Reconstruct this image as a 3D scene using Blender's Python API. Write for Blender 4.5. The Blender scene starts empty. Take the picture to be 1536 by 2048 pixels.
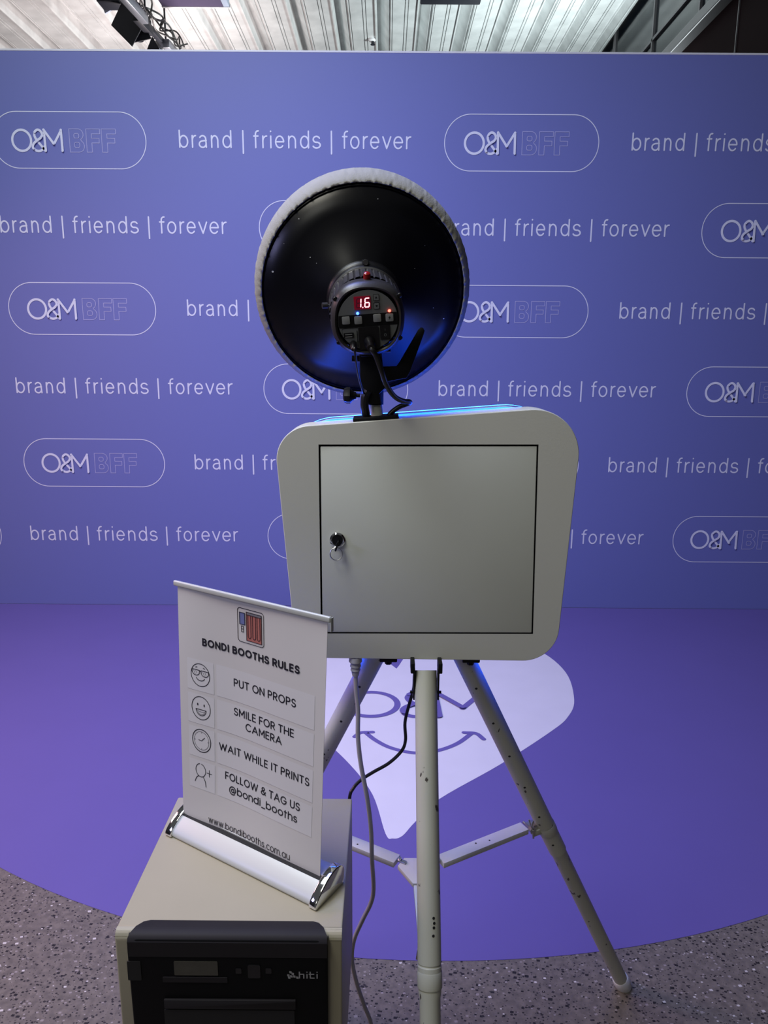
import bpy, bmesh, math, random
from math import sin, cos, pi, radians as R
from mathutils import Vector, Matrix, Euler
random.seed(7)
S = bpy.context.scene
COL = S.collection

# ------------------------------------------------------------------ camera
CAM_H = 1.45
FPX, PITCH, ROLL, YAW = 1450.0, .2128, .0067, -.0017
cF = Vector((sin(YAW)*cos(PITCH), cos(YAW)*cos(PITCH), -sin(PITCH)))
cR0 = Vector((cos(YAW), -sin(YAW), 0)); cU0 = cR0.cross(cF)
cR = cos(ROLL)*cR0 + sin(ROLL)*cU0
cU = -sin(ROLL)*cR0 + cos(ROLL)*cU0
cam = bpy.data.cameras.new('camera'); cam.sensor_fit = 'VERTICAL'; cam.sensor_height = 36
cam.lens = FPX/2048*36; cam.clip_start = .02
co = bpy.data.objects.new('camera', cam); COL.objects.link(co)
m = Matrix((cR, cU, -cF)).transposed().to_4x4(); m.translation = (0, 0, CAM_H)
co.matrix_world = m; S.camera = co

# ------------------------------------------------------------------ exposure, world, lights
S.view_settings.view_transform = 'Standard'; S.view_settings.look = 'None'
S.view_settings.gamma = 1; S.view_settings.use_curve_mapping = False
S.view_settings.exposure = 0
W = bpy.data.worlds.new('hall_air'); S.world = W; W.use_nodes = True
W.node_tree.nodes['Background'].inputs[0].default_value = (.80, .82, .84, 1)
W.node_tree.nodes['Background'].inputs[1].default_value = .085

def area(name, loc, target, size, power, color, sy=None, spread=180):
    l = bpy.data.lights.new(name, 'AREA'); l.energy = power; l.color = color; l.size = size
    if sy: l.shape = 'RECTANGLE'; l.size_y = sy
    l.spread = R(spread)
    o = bpy.data.objects.new(name, l); COL.objects.link(o); o.location = loc
    o.rotation_euler = (Vector(target)-Vector(loc)).to_track_quat('-Z', 'Y').to_euler()
    return o
# soft white key over the space in front of the backdrop, left of the middle
area('overhead_soft_light', (-1.5, 1.1, 4.4), (.1, 3.6, .3), 1.8, 64, (.90, .97, 1.0), 1.2, spread=140)
# violet and blue wash of the activation lights
area('violet_wash', (-2.6, 1.7, 2.4), (-1.3, 2.5, 0), .6, 24, (1.0, .56, .62), spread=140)
area('blue_wash', (-.6, 1.5, 3.3), (.0, 3.4, .0), .8, 27, (.22, .28, 1.0), spread=130)
area('booth_screen_light', (.06, 1.235, 1.14), (.06, 3, .85), .34, 3.0, (.10, .16, 1.0), .24)
# warm weak room light behind the photographer
area('room_light_rear', (-1.4, -1.7, 3.0), (.1, 1.1, 1.0), 1.0, 9.8, (1.0, 1.0, .90), .8)
area('printer_fill', (-.75, .35, 2.7), (-.3, 1.0, .7), .5, 10.5, (1.0, .97, .84), .5)  # added warm fill that brightens the printer top
area('banner_side_fill', (-1.9, .3, 1.9), (-.3, 1.0, .9), .4, 7, (.50, .50, 1.0))  # added bluish fill that tints the banner sheet from the left
# added fill lights, hidden behind the backdrop, that brighten the steel deck
area('deck_fill_warm', (-1.9, 8.6, 3.2), (-3.6, 9.4, 5), 1.2, 100, (1.0, .88, .86), 1.0)
area('deck_fill_cool', (2.5, 8.9, 3.2), (-.3, 9.4, 5.2), .7, 165, (.86, .99, 1.0), .7)

# ------------------------------------------------------------------ helpers
def ray(u, v): return cF + cR*((u-768)/FPX) + cU*((1024-v)/FPX)
ORG = Vector((0, 0, CAM_H))
def onY(u, v, y): r = ray(u, v); return ORG + r*(y/r.y)
def onZ(u, v, z): r = ray(u, v); return ORG + r*((z-CAM_H)/r.z)

def props(o, label=None, cat=None, group=None, kind=None):
    if label: o['label'] = label
    if cat: o['category'] = cat
    if group: o['group'] = group
    if kind: o['kind'] = kind
    return o
def thing(name, label, cat, loc=(0, 0, 0), rot=(0, 0, 0), group=None):
    o = bpy.data.objects.new(name, None); COL.objects.link(o); o.empty_display_size = .05
    o.location = loc; o.rotation_euler = rot
    return props(o, label, cat, group)

class MB:
    """collects shapes into one mesh object; slot numbers follow the list of materials given to build()"""
    def __init__(s): s.v = []; s.f = []; s.m = []
    def add(s, vs, fs, mi=0):
        b = len(s.v); s.v += [tuple(v) for v in vs]
        for f in fs: s.f.append([b+i for i in f]); s.m.append(mi)
        return s
    def bm(s, bm, mi=0):
        bm.verts.index_update(); s.add([v.co for v in bm.verts], [[v.index for v in f.verts] for f in bm.faces], mi); bm.free(); return s
    def box(s, c, size, rot=None, bev=0, seg=2, mi=0, mat=None):
        bm = bmesh.new(); bmesh.ops.create_cube(bm, size=1)
        bmesh.ops.scale(bm, vec=size, verts=bm.verts)
        if bev: bmesh.ops.bevel(bm, geom=bm.edges[:], offset=bev, segments=seg, profile=.5, affect='EDGES')
        M = mat if mat else (Matrix.Translation(c) @ (Euler(rot).to_matrix().to_4x4() if rot else Matrix()))
        bmesh.ops.transform(bm, matrix=M, verts=bm.verts); return s.bm(bm, mi)
    def lathe(s, prof, o=(0, 0, 0), axis=(0, 0, 1), n=48, mi=0, rfun=None, cap=True):
        a = Vector(axis).normalized(); q = a.to_track_quat('Z', 'Y').to_matrix(); o = Vector(o)
        vs = []; fs = []
        for (r, h) in prof:
            for k in range(n):
                t = 2*pi*k/n; rr = r if not rfun else rfun(r, h, t)
                vs.append(o + q @ Vector((rr*cos(t), rr*sin(t), h)))
        for i in range(len(prof)-1):
            for k in range(n):
                k2 = (k+1) % n; fs.append([i*n+k, i*n+k2, (i+1)*n+k2, (i+1)*n+k])
        if cap:
            fs.append([k for k in range(n)][::-1]); fs.append([(len(prof)-1)*n+k for k in range(n)])
        return s.add(vs, fs, mi)
    def cyl(s, p0, p1, r0, r1=None, n=24, mi=0):
        p0, p1 = Vector(p0), Vector(p1); return s.lathe([(r0, 0), (r1 if r1 is not None else r0, (p1-p0).length)], p0, p1-p0, n, mi)
    def tube(s, pts, r, n=10, mi=0, smooth=6, rf=None):
        P = catmull([Vector(p) for p in pts], smooth) if smooth else [Vector(p) for p in pts]
        vs = []; fs = []; up = None
        for i, p in enumerate(P):
            t = (P[min(i+1, len(P)-1)]-P[max(i-1, 0)]).normalized()
            if up is None: up = t.orthogonal().normalized()
            up = (up - t*up.dot(t)).normalized(); w = t.cross(up)
            rr = r if not rf else rf(i/(len(P)-1))
            for k in range(n): a = 2*pi*k/n; vs.append(p + up*(rr*cos(a)) + w*(rr*sin(a)))
        for i in range(len(P)-1):
            for k in range(n): k2 = (k+1) % n; fs.append([i*n+k, i*n+k2, (i+1)*n+k2, (i+1)*n+k])
        fs.append(list(range(n))[::-1]); fs.append([(len(P)-1)*n+k for k in range(n)])
        return s.add(vs, fs, mi)
    def prism(s, poly, M, h, bev=0, mi=0, seg=2):
        """polygon in local xy, extruded along local +z by h; M maps to space"""
        bm = bmesh.new(); vs = [bm.verts.new((p[0], p[1], 0)) for p in poly]
        f = bm.faces.new(vs); r = bmesh.ops.extrude_face_region(bm, geom=[f])
        bmesh.ops.translate(bm, vec=(0, 0, h), verts=[g for g in r['geom'] if isinstance(g, bmesh.types.BMVert)])
        bmesh.ops.recalc_face_normals(bm, faces=bm.faces)
        if bev:
            es = [e for e in bm.edges if abs(e.verts[0].co.z-e.verts[1].co.z) < 1e-7]
            bmesh.ops.bevel(bm, geom=es, offset=bev, segments=seg, profile=.5, affect='EDGES')
        bmesh.ops.transform(bm, matrix=M, verts=bm.verts); return s.bm(bm, mi)
    def fill(s, loops, fn, mi=0):
        """flat area bounded by one outer loop and holes; fn maps 2D to space"""
        bm = bmesh.new(); es = []
        for L in loops:
            vs = [bm.verts.new((p[0], p[1], 0)) for p in L]
            es += [bm.edges.new((vs[i], vs[(i+1) % len(vs)])) for i in range(len(vs))]
        bmesh.ops.triangle_fill(bm, edges=es, use_beauty=True, normal=(0, 0, 1))
        bm.verts.index_update()
        s.add([fn(v.co.x, v.co.y) for v in bm.verts], [[v.index for v in f.verts] for f in bm.faces], mi); bm.free(); return s
    def ink(s, paths, w, fn, mi=0, close=False, caps=True):
        """flat pen lines of width w along 2D paths, laid on a surface by fn"""
        h = w/2; lev = [0]
        def put(vs, fs):
            lev[0] = lev[0] % 9+1; st = w*.010*lev[0]; out = []
            for v in vs:
                p = Vector(fn(v.x, v.y)); e = w
                nn = (Vector(fn(v.x+e, v.y))-p).cross(Vector(fn(v.x, v.y+e))-p).normalized(); out.append(p+nn*st)
            s.add(out, fs, mi)
        for P in paths:
            P = [Vector((p[0], p[1])) for p in P]
            Q = [P[0]]
            for p in P[1:]:
                if (p-Q[-1]).length > 1e-6: Q.append(p)
            P = Q
            if close and (P[0]-P[-1]).length < 1e-6: P = P[:-1]
            n = len(P); 
            if n < 2: continue
            segs = [(i, (i+1) % n) for i in range(n if close else n-1)]
            D = [(P[j]-P[i]).normalized() for i, j in segs]; N = [Vector((-d.y, d.x)) for d in D]
            vs = []; fs = []
            for k, (i, j) in enumerate(segs):
                def off(idx, kprev, knext):
                    if kprev is None or knext is None: return None
                    c = D[kprev].dot(D[knext])
                    if c < .6: return None
                    mn = (N[kprev]+N[knext]).normalized(); return mn*(h/max(.5, mn.dot(N[knext])))
                kp = k-1 if (k > 0 or close) else None; kn = (k+1) % len(segs) if (k < len(segs)-1 or close) else None
                a = off(i, kp, k) or N[k]*h; b = off(j, k, kn) or N[k]*h
                B = len(vs); vs += [P[i]+a, P[i]-a, P[j]-b, P[j]+b]; fs.append([B, B+1, B+2, B+3])
                if kn is not None and D[k].dot(D[kn]) < .6:
                    put(vs, fs); vs = []; fs = []
                    put([P[j]+Vector((cos(t*pi/6), sin(t*pi/6)))*h for t in range(12)], [list(range(12))])
            if vs: put(vs, fs)
            if caps and not close:
                for e in (P[0], P[-1]):
                    put([e+Vector((cos(t*pi/6), sin(t*pi/6)))*h for t in range(12)], [list(range(12))])
        return s
    def build(s, name, mats, parent=None, ang=35, flat=False):
        me = bpy.data.meshes.new(name); me.from_pydata(s.v, [], s.f)
        if not isinstance(mats, (list, tuple)): mats = [mats]
        for x in mats: me.materials.append(x)
        me.polygons.foreach_set('material_index', s.m); me.update(); me.validate()
        if not flat: me.shade_smooth(); me.set_sharp_from_angle(angle=R(ang))
        o = bpy.data.objects.new(name, me); COL.objects.link(o)
        if parent: o.parent = parent
        return o

def catmull(P, k):
    if len(P) < 3: return P
    out = []
    for i in range(len(P)-1):
        a = P[i-1] if i else P[0]*2-P[1]; b = P[i]; c = P[i+1]; d = P[i+2] if i+2 < len(P) else P[-1]*2-P[-2]
        for j in range(k):
            t = j/k; out.append(.5*((2*b)+(c-a)*t+(2*a-5*b+4*c-d)*t*t+(3*b-a-3*c+d)*t**3))
    return out+[P[-1]]
def cat2(P, k=5): return [(p[0], p[1]) for p in catmull([Vector((p[0], p[1], 0)) for p in P], k)]
def cut(P): k = len(P); return [P[:k//4+1], P[k//4:k//2+1], P[k//2:3*k//4+1], P[3*k//4:]]
def arc(cx, cy, rx, ry, a0, a1, n=16):
    return [(cx+rx*cos(R(a0+(a1-a0)*i/n)), cy+ry*sin(R(a0+(a1-a0)*i/n))) for i in range(n+1)]
def rrect(x0, y0, x1, y1, r, n=8):
    return arc(x1-r, y1-r, r, r, 0, 90, n)+arc(x0+r, y1-r, r, r, 90, 180, n)+arc(x0+r, y0+r, r, r, 180, 270, n)+arc(x1-r, y0+r, r, r, 270, 360, n)
def fillet(poly, rad, n=14):
    out = []
    for i, p in enumerate(poly):
        p = Vector(p); a = (Vector(poly[i-1])-p).normalized(); b = (Vector(poly[(i+1) % len(poly)])-p).normalized()
        th = math.acos(max(-1, min(1, a.dot(b)))); r = rad[i]; t = r/math.tan(th/2)
        c = p+(a+b).normalized()*(r/sin(th/2)); s = p+a*t-c; e = p+b*t-c
        a0 = math.atan2(s.y, s.x); a1 = math.atan2(e.y, e.x); d = (a1-a0+pi) % (2*pi)-pi
        out += [(c.x+r*cos(a0+d*k/n), c.y+r*sin(a0+d*k/n)) for k in range(n+1)]
    return out
def frame(o, x, y):
    x = Vector(x).normalized(); y = Vector(y); y = (y-x*y.dot(x)).normalized(); z = x.cross(y)
    M = Matrix((x, y, z)).transposed().to_4x4(); M.translation = Vector(o); return M

# ------------------------------------------------------------------ materials
def new_mat(name):
    mt = bpy.data.materials.new(name); mt.use_nodes = True; nt = mt.node_tree; return mt, nt, nt.nodes['Principled BSDF']
def mat(name, col, rough=.5, metal=0, var=.04, scale=30, bump=0, coat=0, spec=.5, emis=None, es=0, bscale=None):
    mt, nt, b = new_mat(name); N = nt.nodes; L = nt.links
    b.inputs['Roughness'].default_value = rough; b.inputs['Metallic'].default_value = metal
    b.inputs['Coat Weight'].default_value = coat; b.inputs['Specular IOR Level'].default_value = spec
    tc = N.new('ShaderNodeTexCoord'); nz = N.new('ShaderNodeTexNoise'); nz.inputs['Scale'].default_value = scale; nz.inputs['Detail'].default_value = 4
    L.new(tc.outputs['Object'], nz.inputs['Vector'])
    mx = N.new('ShaderNodeMix'); mx.data_type = 'RGBA'
    mx.inputs[6].default_value = tuple(c*(1-var) for c in col)+(1,); mx.inputs[7].default_value = tuple(min(1, c*(1+var)) for c in col)+(1,)
    L.new(nz.outputs[0], mx.inputs[0]); L.new(mx.outputs[2], b.inputs['Base Color'])
    if bump:
        bp = N.new('ShaderNodeBump'); bp.inputs['Strength'].default_value = bump; bp.inputs['Distance'].default_value = .002
        if bscale:
            n2 = N.new('ShaderNodeTexNoise'); n2.inputs['Scale'].default_value = bscale; L.new(tc.outputs['Object'], n2.inputs['Vector']); L.new(n2.outputs[0], bp.inputs['Height'])
        else: L.new(nz.outputs[0], bp.inputs['Height'])
        L.new(bp.outputs[0], b.inputs['Normal'])
    if emis:
        b.inputs['Emission Color'].default_value = (*emis, 1); b.inputs['Emission Strength'].default_value = es
    return mt
def chipped(name, col, chip=(.05, .045, .04), thr=.70, scale=26, rough=.42):
    """painted metal with small chips and grime spots"""
    mt = mat(name, col, rough, var=.05, scale=9); nt = mt.node_tree; N = nt.nodes; L = nt.links; b = N['Principled BSDF']
    tc = N.new('ShaderNodeTexCoord'); mp = N.new('ShaderNodeMapping'); mp.inputs['Scale'].default_value = (1, 1, .45)
    nz = N.new('ShaderNodeTexNoise'); nz.inputs['Scale'].default_value = scale*4; nz.inputs['Detail'].default_value = 3
    L.new(tc.outputs['Object'], mp.inputs[0]); L.new(mp.outputs[0], nz.inputs['Vector'])
    rp = N.new('ShaderNodeValToRGB'); rp.color_ramp.elements[0].position = thr; rp.color_ramp.elements[1].position = thr+.02
    L.new(nz.outputs[0], rp.inputs[0])
    mx = N.new('ShaderNodeMix'); mx.data_type = 'RGBA'; src = b.inputs['Base Color'].links[0].from_socket
    L.new(src, mx.inputs[6]); mx.inputs[7].default_value = (*chip, 1); L.new(rp.outputs[0], mx.inputs[0]); L.new(mx.outputs[2], b.inputs['Base Color'])
    return mt

M_wall = mat('purple_print', (.152, .175, .445), .55, var=.015, scale=3)
M_wtxt = mat('white_print', (.74, .76, .86), .5, var=.01)
M_wtxt2 = mat('lilac_print', (.42, .42, .66), .5, var=.01)
M_edge = mat('panel_edge_white', (.8, .8, .82), .4)
M_floorvinyl = mat('purple_floor_vinyl', (.150, .118, .38), .42, var=.03, scale=5, bump=.05, bscale=60)
M_heart = mat('white_floor_print', (.80, .78, .84), .42, var=.05, scale=7)
M_heartink = mat('violet_floor_print', (.16, .13, .40), .42, var=.02)
M_booth = mat('booth_white_paint', (.64, .645, .58), .45, var=.02, scale=6, bump=.06, bscale=300)
M_boothface = chipped('booth_door_paint', (.62, .64, .58), (.18, .17, .16), .80, 14, .45)
M_dark = mat('black_gap', (.01, .01, .01), .7)
M_leg = chipped('tripod_paint', (.56, .56, .48), (.07, .06, .05), .675, 17)
M_plate = mat('spreader_paint', (.74, .74, .76), .45, var=.03)
M_black = mat('black_plastic', (.007, .007, .008), .45, spec=.22, var=.1, bump=.1, bscale=250)
M_blackgloss = mat('black_satin_metal', (.004, .004, .006), .36, var=.2, spec=.55)
M_dish = mat('black_dish_enamel', (.003, .003, .005), .30, var=.2, spec=.36)
M_housing = mat('strobe_housing', (.030, .028, .028), .38, var=.1, bump=.08, bscale=400)
M_panelgrey = mat('control_panel_grey', (.16, .17, .165), .45, var=.03)
M_button = mat('grey_button', (.26, .27, .26), .5, var=.03)
M_chrome = mat('chrome', (.82, .82, .84), .06, 1, var=.02)
M_steel = mat('zinc_steel', (.55, .55, .56), .3, 1, var=.08)
M_alu = mat('white_anodised', (.56, .58, .56), .38, .1, var=.02, scale=4)
M_fabric = mat('grey_white_fabric', (.31, .305, .27), .85, var=.10, scale=40, bump=.25, bscale=500)
M_cable = mat('black_cable', (.012, .012, .013), .35, var=.1)
M_cablew = mat('white_cable', (.55, .54, .56), .45, var=.05)
M_cream = mat('cream_plastic', (.395, .362, .255), .5, var=.05, scale=14, bump=.06, bscale=200)
M_cream_s = mat('cream_plastic_frame', (.56, .53, .42), .42, var=.04, scale=14)
M_char = mat('charcoal_plastic', (.005, .005, .0055), .6, spec=.12, var=.1, bump=.05, bscale=300)
M_chartop = mat('charcoal_bevel', (.022, .020, .022), .55, spec=.15, var=.06)
M_logo = mat('silver_logo', (.33, .33, .33), .4)
M_screen = mat('lcd_glass', (.06, .058, .045), .25, var=.3, scale=60)
M_sheet = mat('banner_vinyl', (.65, .64, .645), .38, var=.015, scale=3)
M_sheetcell = mat('banner_light_cell', (.685, .685, .71), .38, var=.01)
M_ink = mat('black_ink', (.012, .012, .022), .5)
M_iconred = mat('icon_red', (.46, .16, .14), .5)
M_iconblue = mat('icon_blue', (.16, .19, .42), .5)
M_icongrey = mat('icon_grey', (.20, .20, .23), .5)
M_redknob = mat('red_lamp_plastic', (.28, .008, .008), .2, var=.1)
M_led_b = mat('blue_led', (.2, .5, 1), .3, emis=(.04, .12, 1), es=7)
M_led_r = mat('red_led', (1, .3, .2), .3, emis=(1, .08, .05), es=6)
M_disp = mat('display_red_glass', (.08, .004, .01), .2, emis=(.35, .004, .03), es=.25)
M_seg = mat('display_segment', (1, .3, .3), .3, emis=(1, .36, .42), es=3.2)
M_segoff = mat('display_segment_off', (.16, .02, .05), .3)
M_strip = mat('blue_light_strip', (.3, .6, 1), .3, emis=(.008, .075, 1.0), es=34)
M_stage = mat('stage_black_metal', (.012, .014, .022), .5, var=.1)
M_stagegrey = mat('stage_grey_metal', (.35, .37, .42), .35, .6, var=.08)
M_ductgrey = mat('duct_blue_grey', (.36, .43, .55), .5)
M_ductdark = mat('duct_purple_dark', (.06, .045, .10), .6)
M_brown = mat('dark_brown_panel', (.020, .009, .011), .7, spec=.04, var=.1, scale=3)
M_beam = mat('transom_grey_metal', (.20, .19, .20), .4, .3)

# galvanised deck, embossed
M_deck, nt, b = new_mat('galvanised_deck'); N = nt.nodes; L = nt.links
b.inputs['Metallic'].default_value = .25; b.inputs['Roughness'].default_value = .42
tc = N.new('ShaderNodeTexCoord'); nz = N.new('ShaderNodeTexNoise'); nz.inputs['Scale'].default_value = 5; nz.inputs['Detail'].default_value = 6; L.new(tc.outputs['Object'], nz.inputs['Vector'])
rp = N.new('ShaderNodeValToRGB'); rp.color_ramp.elements[0].position = .3; rp.color_ramp.elements[0].color = (.58, .59, .59, 1); rp.color_ramp.elements[1].position = .7; rp.color_ramp.elements[1].color = (.76, .77, .77, 1)
L.new(nz.outputs[0], rp.inputs[0]); L.new(rp.outputs[0], b.inputs['Base Color'])
wv = N.new('ShaderNodeTexWave'); wv.bands_direction = 'Y'; wv.inputs['Scale'].default_value = 9; L.new(tc.outputs['Object'], wv.inputs['Vector'])
bp = N.new('ShaderNodeBump'); bp.inputs['Strength'].default_value = .10; bp.inputs['Distance'].default_value = .003; L.new(wv.outputs[0], bp.inputs['Height']); L.new(bp.outputs[0], b.inputs['Normal'])

# dark glazing
M_glass, nt, b = new_mat('dark_glazing')
b.inputs['Base Color'].default_value = (.006, .010, .016, 1); b.inputs['Roughness'].default_value = .12; b.inputs['Specular IOR Level'].default_value = .7
N = nt.nodes; L = nt.links; tc = N.new('ShaderNodeTexCoord'); nz = N.new('ShaderNodeTexNoise'); nz.inputs['Scale'].default_value = 1.5; L.new(tc.outputs['Object'], nz.inputs['Vector'])
bp = N.new('ShaderNodeBump'); bp.inputs['Strength'].default_value = .05; L.new(nz.outputs[0], bp.inputs['Height']); L.new(bp.outputs[0], b.inputs['Normal'])

# terrazzo: grey matrix with dark and light stone chips
M_terr, nt, b = new_mat('terrazzo'); N = nt.nodes; L = nt.links
b.inputs['Roughness'].default_value = .38
tc = N.new('ShaderNodeTexCoord')
mat_nz = N.new('ShaderNodeTexNoise'); mat_nz.inputs['Scale'].default_value = 60; mat_nz.inputs['Detail'].default_value = 5; L.new(tc.outputs['Object'], mat_nz.inputs['Vector'])
base = N.new('ShaderNodeValToRGB'); base.color_ramp.elements[0].position = .35; base.color_ramp.elements[0].color = (.145, .126, .108, 1)
base.color_ramp.elements[1].position = .65; base.color_ramp.elements[1].color = (.215, .186, .155, 1); L.new(mat_nz.outputs[0], base.inputs[0])
prev = base.outputs[0]
def chips(scale, lo, hi, size, col, seed, prev):
    ds = N.new('ShaderNodeMapping'); ds.inputs['Location'].default_value = (seed, seed*.7, 0); ds.inputs['Rotation'].default_value = (0, 0, seed); ds.inputs['Scale'].default_value = (1, 1.35, 1); L.new(tc.outputs['Object'], ds.inputs[0])
    vo = N.new('ShaderNodeTexVoronoi'); vo.inputs['Scale'].default_value = scale; vo.distance = 'MINKOWSKI'; vo.inputs['Exponent'].default_value = 1.1; L.new(ds.outputs[0], vo.inputs['Vector'])
    sp = N.new('ShaderNodeSeparateColor'); L.new(vo.outputs['Color'], sp.inputs[0])
    # per-chip size
    ms = N.new('ShaderNodeMath'); ms.operation = 'MULTIPLY_ADD'; L.new(sp.outputs[1], ms.inputs[0]); ms.inputs[1].default_value = size*.8; ms.inputs[2].default_value = size*.35
    lt = N.new('ShaderNodeMath'); lt.operation = 'LESS_THAN'; L.new(vo.outputs['Distance'], lt.inputs[0]); L.new(ms.outputs[0], lt.inputs[1])
    pk = N.new('ShaderNodeMath'); pk.operation = 'GREATER_THAN'; L.new(sp.outputs[0], pk.inputs[0]); pk.inputs[1].default_value = lo
    an = N.new('ShaderNodeMath'); an.operation = 'MULTIPLY'; L.new(lt.outputs[0], an.inputs[0]); L.new(pk.outputs[0], an.inputs[1])
    mx = N.new('ShaderNodeMix'); mx.data_type = 'RGBA'; L.new(an.outputs[0], mx.inputs[0]); L.new(prev, mx.inputs[6]); mx.inputs[7].default_value = (*col, 1)
    return mx.outputs[2]
prev = chips(120, .35, 1, .50, (.040, .034, .034), 1.3, prev)
prev = chips(75, .60, 1, .46, (.026, .022, .023), 4.1, prev)
prev = chips(100, .78, 1, .48, (.34, .30, .28), 2.2, prev)
prev = chips(75, .90, 1, .42, (.66, .62, .58), 3.7, prev)
L.new(prev, b.inputs['Base Color'])

# ------------------------------------------------------------------ pen-stroke lettering
def glyph(c, X=.76):
    E = lambda cx, cy, rx, ry, a0=0, a1=360, n=24: arc(cx, cy, rx, ry, a0, a1, n)
    h = X/2
    G = {
     'A': (.84, [[(0, 0), (.42, 1), (.84, 0)], [(.15, .32), (.69, .32)]]),
     'B': (.56, [[(0, 0), (0, 1), (.27, 1)]+E(.27, .765, .235, .235, 90, -90, 10)+[(0, .53)], [(.27, .53)]+E(.29, .265, .27, .265, 90, -90, 10)+[(0, 0)]]),
     'C': (.78, [E(.44, .5, .44, .5, 45, 315, 24)]),
     'D': (.66, [[(0, 0), (0, 1), (.22, 1)]+E(.23, .5, .43, .5, 90, -90, 18)+[(0, 0)]]),
     'E': (.48, [[(.48, 1), (0, 1), (0, 0), (.48, 0)], [(0, .52), (.44, .52)]]),
     'F': (.46, [[(.46, 1), (0, 1), (0, 0)], [(0, .50), (.42, .50)]]),
     'G': (.88, [E(.44, .5, .44, .5, 42, 355, 26)+[(.88, .48), (.50, .48)]]),
     'H': (.66, [[(0, 0), (0, 1)], [(.66, 0), (.66, 1)], [(0, .51), (.66, .51)]]),
     'I': (.0, [[(0, 0), (0, 1)]]),
     'L': (.42, [[(0, 1), (0, 0), (.42, 0)]]),
     'M': (.80, [[(0, 0), (0, 1), (.40, .30), (.80, 1), (.80, 0)]]),
     'N': (.66, [[(0, 0), (0, 1), (.66, 0), (.66, 1)]]),
     'O': (.88, [E(.44, .5, .44, .5)]),
     'P': (.54, [[(0, 0), (0, 1), (.27, 1)]+E(.27, .73, .27, .27, 90, -90, 12)+[(0, .46)]]),
     'R': (.56, [[(0, 0), (0, 1), (.27, 1)]+E(.27, .73, .27, .27, 90, -90, 12)+[(0, .46)], [(.25, .46), (.56, 0)]]),
     'S': (.56, [E(.28, .745, .245, .255, 22, 270, 14)+E(.28, .245, .28, .245, 90, -160, 14)]),
     'T': (.60, [[(0, 1), (.60, 1)], [(.30, 1), (.30, 0)]]),
     'U': (.64, [[(0, 1)]+E(.32, .33, .32, .33, 180, 360, 16)+[(.64, 1)]]),
     'W': (1.18, [[(0, 1), (.29, 0), (.59, .95), (.89, 0), (1.18, 1)]]),
     '&': (.72, [*cut(cat2([(.72, 0), (.44, .33), (.18, .62), (.12, .80), (.20, .95), (.34, 1), (.48, .94), (.54, .80), (.46, .65), (.26, .53), (.07, .41), (0, .24), (.08, .07), (.28, 0), (.48, .06), (.62, .22), (.72, .42)]))]),
     '@': (1.16, [E(.58, .36, .22, .26)+[], [(.80, .60), (.80, .28)]+E(.92, .26, .12, .15, 190, 320, 6)+E(.58, .36, .57, .60, 8, 310, 26)]),
     '_': (.55, [[(0, -.16), (.55, -.16)]]),
     '.': (.0, [[(0, .03), (0, .035)]]),
     '|': (.0, [[(0, -.36), (0, 1.04)]]),
     'a': (X, [E(h, h, h, h), [(X, X), (X, 0)]]),
     'q': (X*.88, [[(.07, X*.86)]+E(h*.86, X*.72, h*.86-.04, X*.28, 140, 0, 8)+[(h*1.72, 0)], [(h*1.72, X*.58), (h*.9, X*.56)]+E(h*.85, X*.27, h*.85, X*.28, 95, 270, 10)+E(h*.85, X*.42, h*.87, X*.43, 275, 345, 5)]),
     'b': (X, [E(h, h, h, h), [(0, 1.04), (0, 0)]]),
     'c': (X*.84, [E(h, h, h, h, 48, 312, 20)]),
     'd': (X, [E(h, h, h, h), [(X, 1.04), (X, 0)]]),
     'e': (X, [[(0.02, h*1.02), (X, h*1.02)]+E(h, h, h, h, 2, 318, 22)]),
     'f': (.36, [[(.38, 1.04)]+E(.34, .83, .20, .21, 100, 180, 6)+[(.14, 0)], [(0, X), (.34, X)]]),
     'h': (X*.84, [[(0, 1.04), (0, 0)], [(0, X*.52)]+E(X*.42, X*.58, X*.42, X*.42, 180, 0, 12)+[(X*.84, 0)]]),
     'i': (.0, [[(0, X), (0, 0)], [(0, 1.01), (0, 1.025)]]),
     'm': (X*1.44, [[(0, X), (0, 0)], [(0, X*.55)]+E(X*.36, X*.62, X*.36, X*.38, 180, 0, 10)+[(X*.72, 0)], [(X*.72, X*.55)]+E(X*1.08, X*.62, X*.36, X*.38, 180, 0, 10)+[(X*1.44, 0)]]),
     'n': (X*.84, [[(0, X), (0, 0)], [(0, X*.52)]+E(X*.42, X*.58, X*.42, X*.42, 180, 0, 12)+[(X*.84, 0)]]),
     'o': (X, [E(h, h, h, h)]),
     'r': (X*.42, [[(0, X), (0, 0)], [(0, X*.5)]+E(X*.44, X*.56, X*.44, X*.44, 180, 88, 7)]),
     's': (X*.64, [E(X*.32, X*.74, X*.28, X*.26, 25, 270, 11)+E(X*.32, X*.25, X*.32, X*.25, 90, -155, 11)]),
     't': (.40, [[(.16, 1.0), (.16, 0)], [(0, X), (.40, X)]]),
     'u': (X*.84, [[(0, X)]+E(X*.42, X*.42, X*.42, X*.42, 180, 360, 12)+[], [(X*.84, X), (X*.84, 0)]]),
     'v': (X*.82, [[(0, X), (X*.41, 0), (X*.82, X)]]),
     'w': (X*1.3, [[(0, X), (X*.33, 0), (X*.65, X), (X*.97, 0), (X*1.3, X)]]),
    }
    return G[c]
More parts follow.
